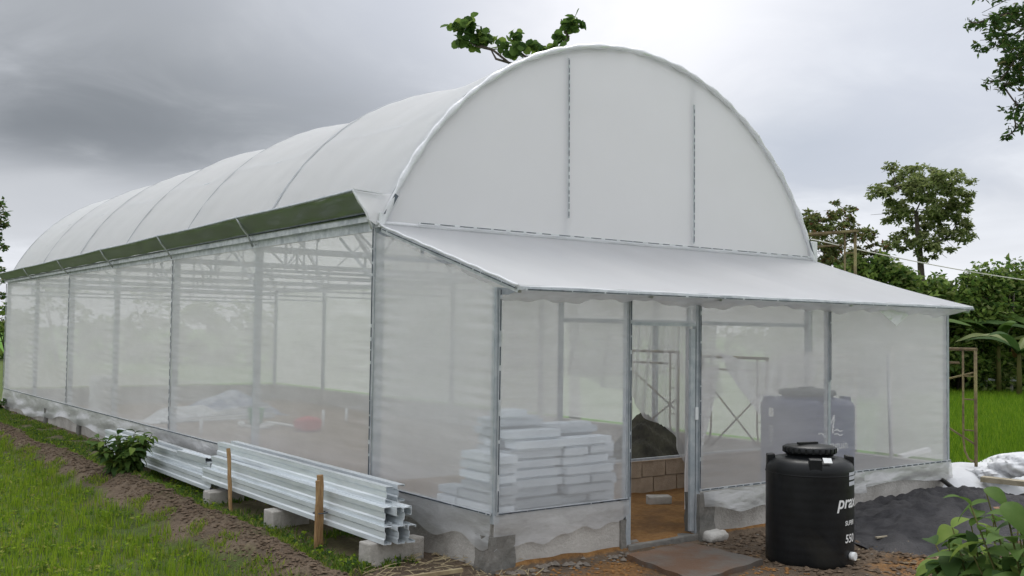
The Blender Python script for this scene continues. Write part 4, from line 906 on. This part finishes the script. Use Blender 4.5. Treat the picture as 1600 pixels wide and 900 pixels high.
# cord from the eave to the right
pA = Vector((7.0, 0.0, 3.36)); dB = fw+rt2*((1700-800)/F)-up2*((451-450)/F); pB = CAMP+dB*15.5
tag(MB().tube([pA.lerp(pB, i/20)-Vector((0, 0, 0.06*math.sin(math.pi*i/20))) for i in range(21)], 0.008, 6).build('guy_cord', 'rope'), 'pale cord stretched from the greenhouse corner out to the right', 'cord')
tag(MB().tube([(pB.x, pB.y, -0.2), (pB.x, pB.y, pB.z+0.1)], 0.05, 8).build('cord_pole', 'bamboo'), 'wooden pole out to the right that holds the pale cord', 'pole')

# ================================================================== FOLIAGE
def leaf_cloud(centers, radii, counts, size, aspect=0.5, droop=0.3, up_bias=0.4, shell=0.5, rounded=False):
    """many small folded leaves inside clumps; returns vertices and quads"""
    P = []; 
    for c, r, n in zip(centers, radii, counts):
        d = rng.normal(size=(n, 3)); d /= np.linalg.norm(d, axis=1)[:, None]; q = rng.uniform(0, 1, n)**shell
        P.append(np.asarray(c)[None]+d*q[:, None]*np.asarray(r)[None])
    P = np.concatenate(P); n = len(P)
    a = rng.normal(size=(n, 3)); a[:, 2] = a[:, 2]*0.5-droop; a /= np.linalg.norm(a, axis=1)[:, None]
    u = rng.normal(size=(n, 3)); u[:, 2] += up_bias*2; b = np.cross(a, u); b /= np.linalg.norm(b, axis=1)[:, None]+1e-9
    nn = np.cross(b, a); L = size*rng.uniform(0.6, 1.35, n)[:, None]; w = L*aspect*0.5
    if rounded:
        V = np.stack([P]+[P+a*L*(0.5-0.5*math.cos(t))+b*w*math.sin(t)*1.05+nn*w*0.3*abs(math.sin(t)) for t in (0.75, 1.5, 2.3, math.pi, 3.98, 4.78, 5.53)], 1).reshape(-1, 3)
        o = np.arange(n)[:, None]*8
        return V, np.stack([np.concatenate([o, o+i, o+i+1], 1) for i in range(1, 7)], 1).reshape(-1, 3), n
    V = np.stack([P, P+a*L*0.45+b*w+nn*w*0.35, P+a*L, P+a*L*0.45-b*w+nn*w*0.35], 1).reshape(-1, 3)
    o = np.arange(n)[:, None]*4; 
    F3 = np.stack([np.concatenate([o, o+1, o+2], 1), np.concatenate([o, o+2, o+3], 1)], 1).reshape(-1, 3)
    return V, F3, n
def crown(name, centers, radii, counts, size, mats, weights, parent, label=None, **kw):
    V, F3, n = leaf_cloud(centers, radii, counts, size, **kw)
    mi = np.repeat(rng.choice(len(mats), size=n, p=weights), len(F3)//n)
    o = np_obj(name, V, F3, mats, mi, parent); 
    return o
def tree(name, base, top, limbs, clumps, size, leaves, mats, weights, label, trunk_r=0.2, group=None, cat='tree', bare=0, nsub=9, sub_r=(0.22, 0.42), **kw):
    """base, top: trunk; clumps: (centre, radius); each clump gets a limb from the trunk"""
    T = empty(name, base); tag(T, label, cat, group); b = Vector(base)
    mb = MB(); top = Vector(top)-b; pts = [Vector((0, 0, -0.2))]+[top*(i/5)+Vector((0.12*math.sin(i*2.1), 0.12*math.cos(i*1.4), 0))*(i/5) for i in range(1, 6)]
    mb.tube(pts, [trunk_r*(1-0.13*i) for i in range(6)], 9)
    lb = MB()
    nodes = [(top*(q/6)+Vector((0.12*math.sin(q*1.75), 0.12*math.cos(q*1.2), 0))*(q/6), trunk_r*(1-0.11*q)*0.6, q) for q in (3, 4, 5, 6)]
    todo = [Vector(c)-b for ci, (c, r) in enumerate(clumps) if ci >= bare]; rad = {tuple(Vector(c)-b): r for c, r in clumps}
    while todo:
        best = min(((c-n_[0]).length+0.25*max(0, n_[0].z-c.z), ci, ni) for ci, c in enumerate(todo) for ni, n_ in enumerate(nodes))
        c = todo.pop(best[1]); n_ = nodes[best[2]]; r1 = max(trunk_r*0.09, n_[1]*0.72)
        mid = n_[0].lerp(c, 0.5)+Vector((random.uniform(-.1, .1), random.uniform(-.1, .1), random.uniform(-.12, .04)))*(c-n_[0]).length
        lb.tube([n_[0], mid, c], [n_[1]*0.8, (n_[1]+r1)*0.42, r1*0.7], 6); nodes.append((c, r1, 9)); r = rad[tuple(c)]
        for j in range(limbs):
            e = c+Vector([random.uniform(-.85, .85)*r[i] for i in range(3)]); lb.tube([mid.lerp(c, random.uniform(.4, 1)), e], [r1*0.4, trunk_r*0.025], 5)
    mb.build('trunk', 'bark', T); lb.build('limb', 'bark', T)
    cs = [tuple(Vector(c)-b) for c, r in clumps]; rs = [r for c, r in clumps]
    vol = np.array([r[0]*r[1]*r[2] for r in rs])**0.67; cnt = (leaves*vol/vol.sum()).astype(int)+5
    # break each clump into sub-clumps so that gaps show
    C2, R2, N2 = [], [], []
    for c, r, n in zip(cs, rs, cnt):
        k = nsub
        for j in range(k):
            d = np.array([random.gauss(0, .5) for _ in range(3)]); d *= min(1, 1/np.linalg.norm(d)*0.9) if np.linalg.norm(d) > .9 else 1
            C2.append(np.array(c)+d*np.array(r)); R2.append(np.array(r)*random.uniform(*sub_r)); N2.append(max(3, n//k))
    crown('crown', C2, R2, N2, size, mats, weights, T, **kw)
    return T
def ground_at(u, d, z=-0.1):
    p = at(u, 525, d); return (p.x, p.y, z)
mat('tree_a', (0.17, 0.215, 0.06), (0.22, 0.26, 0.085), rough=0.6, scale=3, trans=0.4)
mat('tree_b', (0.10, 0.14, 0.045), (0.14, 0.18, 0.06), rough=0.6, scale=3, trans=0.4)
mat('tree_c', (0.26, 0.30, 0.11), (0.32, 0.34, 0.15), rough=0.6, scale=3, trans=0.4)
D3 = ['leaf_dark', 'leaf_mid', 'leaf_light']
# tall tree at the right, behind the field
d = 44
cl = []
for u, v, r in ((1400, 290, 34), (1425, 275, 34), (1462, 285, 36), (1490, 300, 34), (1500, 335, 30), (1470, 330, 34), (1400, 330, 30), (1440, 310, 36), (1440, 350, 30), (1482, 370, 28), (1410, 372, 26), (1455, 385, 30), (1375, 300, 18), (1515, 365, 12), (1495, 270, 10), (1392, 262, 12)):
    p = at(u, v, d+random.uniform(-1.5, 1.5)); r = r/F*d; cl.append((tuple(p), (r, r*1.2, r*0.8)))
bt = ground_at(1443, d); tp = at(1436, 330, d)
tree('tall_tree', bt, tuple(tp), 5, cl, 0.19, 12500, ['tree_a', 'tree_b', 'tree_c'], [.45, .27, .28], 'tall open-crowned tree standing above the hedge at the right', 0.24, nsub=20, sub_r=(0.12, 0.28))
# olive scrubby trees left of it
d = 38
cl = []
for u, v, r in ((1262, 345, 22), (1285, 350, 26), (1315, 345, 24), (1340, 370, 28), (1300, 385, 34), (1270, 395, 30), (1335, 410, 34), (1370, 400, 26), (1380, 430, 34), (1310, 430, 36), (1330, 325, 8), (1306, 318, 6)):
    p = at(u, v, d+random.uniform(-1.5, 1.5)); r = r/F*d; cl.append((tuple(p), (r, r*1.2, r*0.8)))
tree('scrub_tree', ground_at(1310, d), tuple(at(1308, 380, d)), 7, cl, 0.15, 11500, ['leaf_olive', 'tree_b', 'leaf_brown', 'tree_a'], [.35, .3, .08, .27], 'scrubby olive-brown tree just beyond the upper scaffold', 0.16, nsub=18, sub_r=(0.12, 0.30))
# near tree whose twigs hang in at the top right
d = 13.5
cl = []
for u, v, r in ((1545, 30, 20), (1575, 20, 30), (1605, 40, 36), (1560, 65, 22), (1590, 85, 28), (1575, 110, 20), (1600, 125, 26), (1568, 135, 12), (1590, 165, 18), (1610, 180, 22), (1588, 200, 10), (1517, 35, 10), (1548, 128, 10), (1640, 60, 50), (1650, 150, 50), (1620, -30, 60), (1700, 100, 70), (1570, 213, 6), (1700, 20, 60), (1690, 190, 50)):
    p = at(u, v, d+random.uniform(-.5, .5)); r = r/F*d; cl.append((tuple(p), (r, r*1.6, r)))
bt = ground_at(1850, d+1.0, 0); tree('overhanging_tree', bt, tuple(at(1800, 60, d+0.6)), 5, cl, 0.085, 7500, ['leaf_dark', 'leaf_mid', 'leaf_olive'], [.62, .28, .10], 'near tree with small dark leaves hanging in at the upper right', 0.15)
# large-leaved tree behind the arch
d = 23
cl = []
for u, v, r in ((715, 42, 12), (735, 38, 12), (748, 55, 14), (722, 60, 12), (742, 70, 9), (762, 64, 10), (780, 70, 9), (800, 58, 9), (812, 70, 10), (800, 82, 7), (838, 72, 9), (845, 80, 8), (868, 73, 6), (888, 40, 11), (898, 36, 9), (880, 55, 8), (905, 38, 6), (830, 140, 45), (900, 150, 45), (960, 170, 50), (860, 200, 40), (940, 230, 50)):
    p = at(u, v, d+random.uniform(-.3, .3)); r = r/F*d; cl.append((tuple(p), (r, r, r*0.9)))
T = tree('large_leaved_tree', ground_at(900, d, 0), tuple(at(890, 200, d)), 2, cl, 0.19, 1700, ['leaf_dark', 'leaf_mid', 'leaf_light'], [.35, .45, .2], 'tree with big rounded leaves showing above the white arch', 0.14, bare=17, nsub=5, sub_r=(0.35, 0.75), aspect=0.9, rounded=True)
tw = MB(); B0 = Vector(ground_at(900, d, 0))
for pts in ([(880, 150), (845, 110), (795, 98), (770, 78), (740, 66)], [(795, 98), (775, 92), (765, 74)], [(880, 140), (860, 95), (876, 72), (890, 56)], [(860, 95), (820, 88), (800, 70)], [(770, 78), (745, 72), (728, 62)], [(888, 58), (880, 42), (877, 30)]):
    tw.tube([Vector(at(u, v, d))-B0 for u, v in pts], [0.028]*(len(pts)-1)+[0.012], 6)
tw.build('branch', 'bark', T)
# left edge tree
d = 30
cl = []
for u, v, r in ((-5, 330, 16), (2, 350, 12), (-10, 370, 16), (5, 385, 7), (3, 318, 8), (-30, 350, 26), (-25, 400, 20), (2, 423, 5), (-3, 460, 9), (-15, 440, 14), (-40, 330, 26)):
    p = at(u, v, d+random.uniform(-.5, .5)); r = r/F*d; cl.append((tuple(p), (r, r*1.2, r*0.8)))
tree('edge_tree', ground_at(-18, d), tuple(at(-18, 400, d)), 4, cl, 0.15, 1900, ['leaf_dark', 'leaf_olive', 'leaf_mid'], [.6, .2, .2], 'dark tree cut by the left edge beyond the greenhouse', 0.13)
# hedge of bushes behind the right field and on behind the greenhouse
k = 0
spec = []
for u in range(1255, 1700, 27): spec.append((u, 39+3*math.sin(u*0.7), max(1.6, 4.6+0.4*math.sin(u*0.9))))
for u in range(1300, 1760, 36): spec.append((u, 45+2*math.sin(u), 4.2+0.5*ss(1350, 1560, u)+0.5*math.sin(u*1.3)))
for u in range(-60, 1250, 75): spec.append((u, 56+5*math.sin(u), 4.2+1.4*math.sin(u*0.37)))
NTH = ['first', 'second', 'third', 'fourth', 'fifth', 'sixth', 'seventh', 'eighth', 'ninth', 'tenth', 'eleventh', 'twelfth', 'thirteenth', 'fourteenth', 'fifteenth', 'sixteenth', 'seventeenth', 'eighteenth', 'nineteenth', 'twentieth']
for u, d, h in spec:
    b0 = Vector(ground_at(u, d)); w = 1.25 if u > 1240 else 2.2; n = 1300 if u > 1240 else 260
    T = empty('hedge_bush', b0); lab = 'distant bush seen only as a shade through the greenhouse nets' if u < 1255 else None
    if lab is None:
        row = 'front' if d < 42.5 else 'rear'; kk = sum(1 for s_ in spec if s_[0] >= 1255 and (s_[1] < 42.5) == (d < 42.5) and s_[0] < u)
        lab = f"{NTH[kk]} bush from the left in the {row} row of the hedge at the right"
    tag(T, lab, 'bush', 'bushes in the tree line behind the field')
    cs, rs, ns = [], [], []
    for j in range(20):
        z = random.uniform(0.04, 1)**0.9*h; q = w*math.sqrt(max(0.15, 1-(z/h)**2)); a2 = random.uniform(0, 6.28)
        cs.append((q*0.75*math.cos(a2), q*0.75*math.sin(a2), z*0.93)); rs.append((w*0.38, w*0.38, h*0.12)); ns.append(n//16*2)
    crown('crown', cs, rs, ns, 0.24 if u > 1240 else 0.5, D3+['tree_a'], [.13, .32, .30, .25] if int(u) % 2 else [.08, .27, .50, .15], T)
    mb = MB()
    for j in range(4): mb.tube([(0.1*j-.15, 0, -0.1), (random.uniform(-.5, .5)*w, random.uniform(-.5, .5)*w, h*0.75)], [0.05, 0.02], 5)
    mb.build('trunk', 'bark', T)
# banana plants in front of the hedge
def banana(b0, h, seed, label):
    rnd = random.Random(seed); T = empty('banana_plant', b0); tag(T, label, 'banana plant', 'banana plants before the hedge')
    MB().tube([(0, 0, -0.1), (0.04, 0.02, h*0.5)], [0.10, 0.06], 9).build('stem', 'leaf_olive', T)
    for i in range(9):
        a2 = i*2.4+rnd.uniform(-.3, .3); L = h*rnd.uniform(0.55, 0.8); up_ = rnd.uniform(0.5, 1.25); wd = 0.19*h/3.2
        def fn(u, v, a2=a2, L=L, up_=up_):
            s = v*L; r_ = s*math.cos(up_)+0.25*s*s/L; z = h*0.48+s*math.sin(up_)-0.62*s*s/L
            ww = wd*math.sin(math.pi*min(1, 0.08+v*0.92))**0.6*(2*u-1)*(1-0.15*abs(math.sin(v*30)))
            return (r_*math.cos(a2)-ww*math.sin(a2), r_*math.sin(a2)+ww*math.cos(a2), z-abs(ww)*0.5)
        MB().grid(fn, 4, 14).build('leaf', rnd.choice(['leaf_mid', 'tree_a', 'leaf_dark']) if i < 8 else 'leaf_brown', T)
for i, (u, d, h, lb_) in enumerate(((1515, 37, 3.7, 'banana plant nearest the corner of the porch roof'), (1475, 37, 4.6, 'banana plant rising behind the tip of the porch roof'), (1560, 36, 3.9, 'banana plant between the porch corner and the photo edge'), (1592, 34, 3.4, 'banana plant nearest the right edge of the photo'), (1420, 36, 4.6, 'banana plant behind the porch roof, below the tall tree'), (1535, 39, 5.2, 'banana plant standing highest in the hedge at the right'))):
    banana(ground_at(u, d), h, i+3, lb_)
# pale rail fence in front of the hedge
fp = [ground_at(u, 36.5) for u in (1540, 1580, 1622, 1665)]
fe = empty('rail_fence', fp[0]); tag(fe, 'low pale rail fence before the hedge at the right edge', 'fence')
for p in fp: MB().box((p[0]-fp[0][0]-0.04, p[1]-fp[0][1]-0.04, -0.1), (p[0]-fp[0][0]+0.04, p[1]-fp[0][1]+0.04, 0.72)).build('fence_post', 'concrete', fe)
for z in (0.62,):
    MB().bar((0, 0, z), (fp[-1][0]-fp[0][0], fp[-1][1]-fp[0][1], z), 0.05, 0.08).build('rail', 'white_metal', fe)

# ------------------------------------------------------------------ broad-leaved plants
def leaf_fn(L, wd, bend, fold=0.25):
    def fn(u, v):
        s = v*L; w = wd*math.sin(math.pi*min(1, 0.03+v*0.97)**0.85)*(2*u-1)*0.5
        return (s*math.cos(bend*v*0.6), w, s*math.sin(-bend*v*0.6)+abs(w)*fold+0.006*math.sin(v*25)*abs(2*u-1))
    return fn
lm = {}
for nm in ('leaf_dark', 'leaf_mid', 'leaf_light'):
    lm[nm] = MB().grid(leaf_fn(1.0, 0.50, 1.0), 4, 8).mesh('leaf_'+nm, nm)
def plant(loc, stems, h, leaf, spread, label, name='leafy_plant', seed=0, weights=(.35, .45, .2), per=9, cat='plant'):
    rnd = random.Random(seed); T = empty(name, loc); tag(T, label, cat)
    for s in range(stems):
        a2 = s*2.4+rnd.uniform(-.5, .5); hh = h*rnd.uniform(0.6, 1.0); ox, oy = spread*math.cos(a2)*rnd.uniform(.3, 1), spread*math.sin(a2)*rnd.uniform(.3, 1)
        pts = [(ox*0.25*q, oy*0.25*q, 0) if q == 0 else (ox*q, oy*q, hh*q) for q in (0, 0.4, 0.7, 1)]
        MB().tube(pts, [0.009, 0.008, 0.006, 0.004], 5).build('stem', 'leaf_olive', T)
        for i in range(per):
            q = 0.25+0.75*(i+1)/per; az = i*2.4+s; L = leaf*rnd.uniform(0.6, 1.15)
            o = bpy.data.objects.new('leaf', lm[rnd.choices(('leaf_dark', 'leaf_mid', 'leaf_light'), weights)[0]]); C.objects.link(o); o.parent = T
            o.location = (ox*q, oy*q, hh*q); o.rotation_euler = (rnd.uniform(-.4, .4), rnd.uniform(-0.9, 0.25) if q > .5 else rnd.uniform(-.3, .4), az); o.scale = (L, L, L)
    return T
plant((-0.98, 4.75, 0.02), 36, 0.58, 0.17, 0.42, 'dark leafy bush growing on the bund beside the far channels', 'leafy_bush', 3, (.3, .5, .2), 13, 'bush')
p = at(1570, 880, 5.8); plant((p.x, p.y, 0), 26, 0.92, 0.20, 0.42, 'large-leaved green plant close to the camera at the lower right', 'broad_leaved_plant', 5, (.15, .45, .4), 12)
p = at(1640, 880, 5.4); plant((p.x, p.y, 0), 20, 1.28, 0.22, 0.42, 'taller green plant at the lower right edge', 'broad_leaved_plant', 8, (.2, .45, .35), 12)
p = at(1500, 890, 6.1); plant((p.x, p.y, 0), 14, 0.84, 0.22, 0.32, 'lower green plant in front of the sand at the lower right', 'broad_leaved_plant', 11, (.2, .5, .3), 9)
plant((0.05-0.3, 17.6, -0.05), 6, 0.35, 0.2, 0.3, 'dark weeds at the far corner of the dwarf wall', 'weed_clump', 21, (.8, .2, 0), 8, 'weeds')

# ------------------------------------------------------------------ grass
def blades(name, P, h, w, mats, weights, label, lean=0.35):
    n = len(P); z = gz(P[:, 0], P[:, 1]); a = rng.uniform(0, 6.28, n); H = h*rng.uniform(0.45, 1.25, n); l = lean*H*rng.uniform(0.1, 1.3, n)
    b2 = rng.uniform(0, 6.28, n); nx_, ny_ = np.cos(a)*w*rng.uniform(.6, 1.3, n), np.sin(a)*w; lx, ly = np.cos(b2)*l, np.sin(b2)*l
    b = np.stack([P[:, 0], P[:, 1], z-0.01], 1)
    V = np.stack([b+np.stack([-nx_, -ny_, 0*z], 1), b+np.stack([nx_, ny_, 0*z], 1), b+np.stack([nx_*.8+lx*.35, ny_*.8+ly*.35, H*.6], 1), b+np.stack([-nx_*.8+lx*.35, -ny_*.8+ly*.35, H*.6], 1), b+np.stack([lx, ly, H], 1)], 1).reshape(-1, 3)
    o = np.arange(n)[:, None]*5
    F3 = np.stack([np.concatenate([o, o+1, o+2], 1), np.concatenate([o, o+2, o+3], 1), np.concatenate([o+3, o+2, o+4], 1)], 1).reshape(-1, 3)
    mi = np.repeat(rng.choice(len(mats), size=n, p=weights), 3)
    return tag(np_obj(name, V, F3, mats, mi), label, 'grass', kind='stuff')
def tufts(n, fx, per, spread):
    P = fx(n); Q = np.repeat(P, per, 0)+rng.normal(0, spread, (len(P)*per, 2)); return Q
def left_field(n):
    # denser close to the camera
    dd = 6.0*(1/0.12)**rng.uniform(0, 1, n)*1.0; 
    y = -3.5+(dd-6)*1.0; x = -1.6-rng.uniform(0, 1, n)**1.0*(0.9+0.55*np.clip(7-y*0.25, 1.5, 8))*1.0+0.012*y
    k = (y < 40)&(x > -12); P = np.stack([x, y], 1)[k]
    m_ = sn(P[:, 0], P[:, 1], 1.6, 5)+sn(P[:, 0], P[:, 1], 4.0, 6)*0.6; return P[(m_ > -0.75)]
P = tufts(15000, left_field, 6, 0.03); P = P[P[:, 0] < -1.42+0.012*P[:, 1]]
blades('field_grass', P, 0.085, 0.0035, ['grass_a', 'grass_b', 'grass_c'], [.5, .32, .18], 'short bright green rice grass of the left field')
P = tufts(3600, left_field, 7, 0.025); P = P[P[:, 0] < -1.5+0.012*P[:, 1]]
blades('field_grass', P, 0.16, 0.004, ['grass_a', 'grass_b'], [.65, .35], 'taller green tufts standing in the left field', 0.25)
def strip(n):
    y = rng.uniform(-1.4, 17.5, n); x = rng.uniform(-1.0, -0.12, n); m_ = sn(x*2, y, 2.2, 9); k = (m_ > -0.35) & ~((x > -0.6) & (y > -1.3) & (y < 2.4) & (m_ < 0.2)); return np.stack([x, y], 1)[k]
blades('verge_weeds', tufts(3800, strip, 7, 0.03), 0.07, 0.006, ['grass_b', 'leaf_mid', 'grass_c'], [.5, .35, .15], 'low weeds growing along the foot of the dwarf wall', 0.8)
def bundgrass(n):
    y = rng.uniform(-4, 16, n); x = -1.22+0.10*np.sin(y*0.5)+0.05*np.sin(y*1.7+1)+0.012*y+rng.choice([-1, 1], n)*rng.uniform(0.16, 0.36, n); k = sn(x, y, 3, 4) > -0.1; return np.stack([x, y], 1)[k]
blades('bund_grass', tufts(4200, bundgrass, 6, 0.025), 0.06, 0.004, ['grass_b', 'grass_a', 'grass_c'], [.45, .3, .25], 'sparse grass on the sides of the earth bund', 0.7)
P = left_field(5200); P = P[(P[:, 0] < -1.42+0.012*P[:, 1]) & (sn(P[:, 0], P[:, 1], 2.7, 12) > -0.25)]
V, F3, n = leaf_cloud([(x, y, float(gz(x, y))+0.035) for x, y in P], [(0.06, 0.06, 0.035)]*len(P), [9]*len(P), 0.045, aspect=0.55)
tag(np_obj('field_weeds', V, F3, ['grass_b', 'grass_a', 'leaf_mid', 'grass_c'], np.repeat(rng.choice(4, size=n, p=[.4, .3, .15, .15]), 2)), 'low broad-leaved weeds mixed into the rice grass of the left field', 'weeds', kind='stuff')
V, F3, n = leaf_cloud([(x, y, 0.02) for x, y in tufts(900, strip, 1, 0.02)], [(0.05, 0.05, 0.03)]*2000, [7]*2000, 0.035, aspect=0.8)
tag(np_obj('verge_creepers', V, F3, ['leaf_mid', 'leaf_dark', 'grass_a'], np.repeat(rng.choice(3, size=n), 2)), 'small-leaved creepers along the wall foot', 'weeds', kind='stuff')
def right_field(n):
    u = rng.uniform(1380, 1720, n); dd = 15*(46/15)**rng.uniform(0, 1, n)**0.8
    q = np.array(fw)[None]+np.array(rt2)[None]*((u-800)/F)[:, None]; P = np.array(CAMP)[None]+q*dd[:, None]; P = P[:, :2]
    return P[(P[:, 0] > 8.6)]
blades('paddy_rice', tufts(16000, right_field, 6, 0.06), 0.30, 0.012, ['paddy_a', 'paddy_b', 'grass_a'], [.55, .35, .10], 'even bright green young rice of the right field', 0.3)
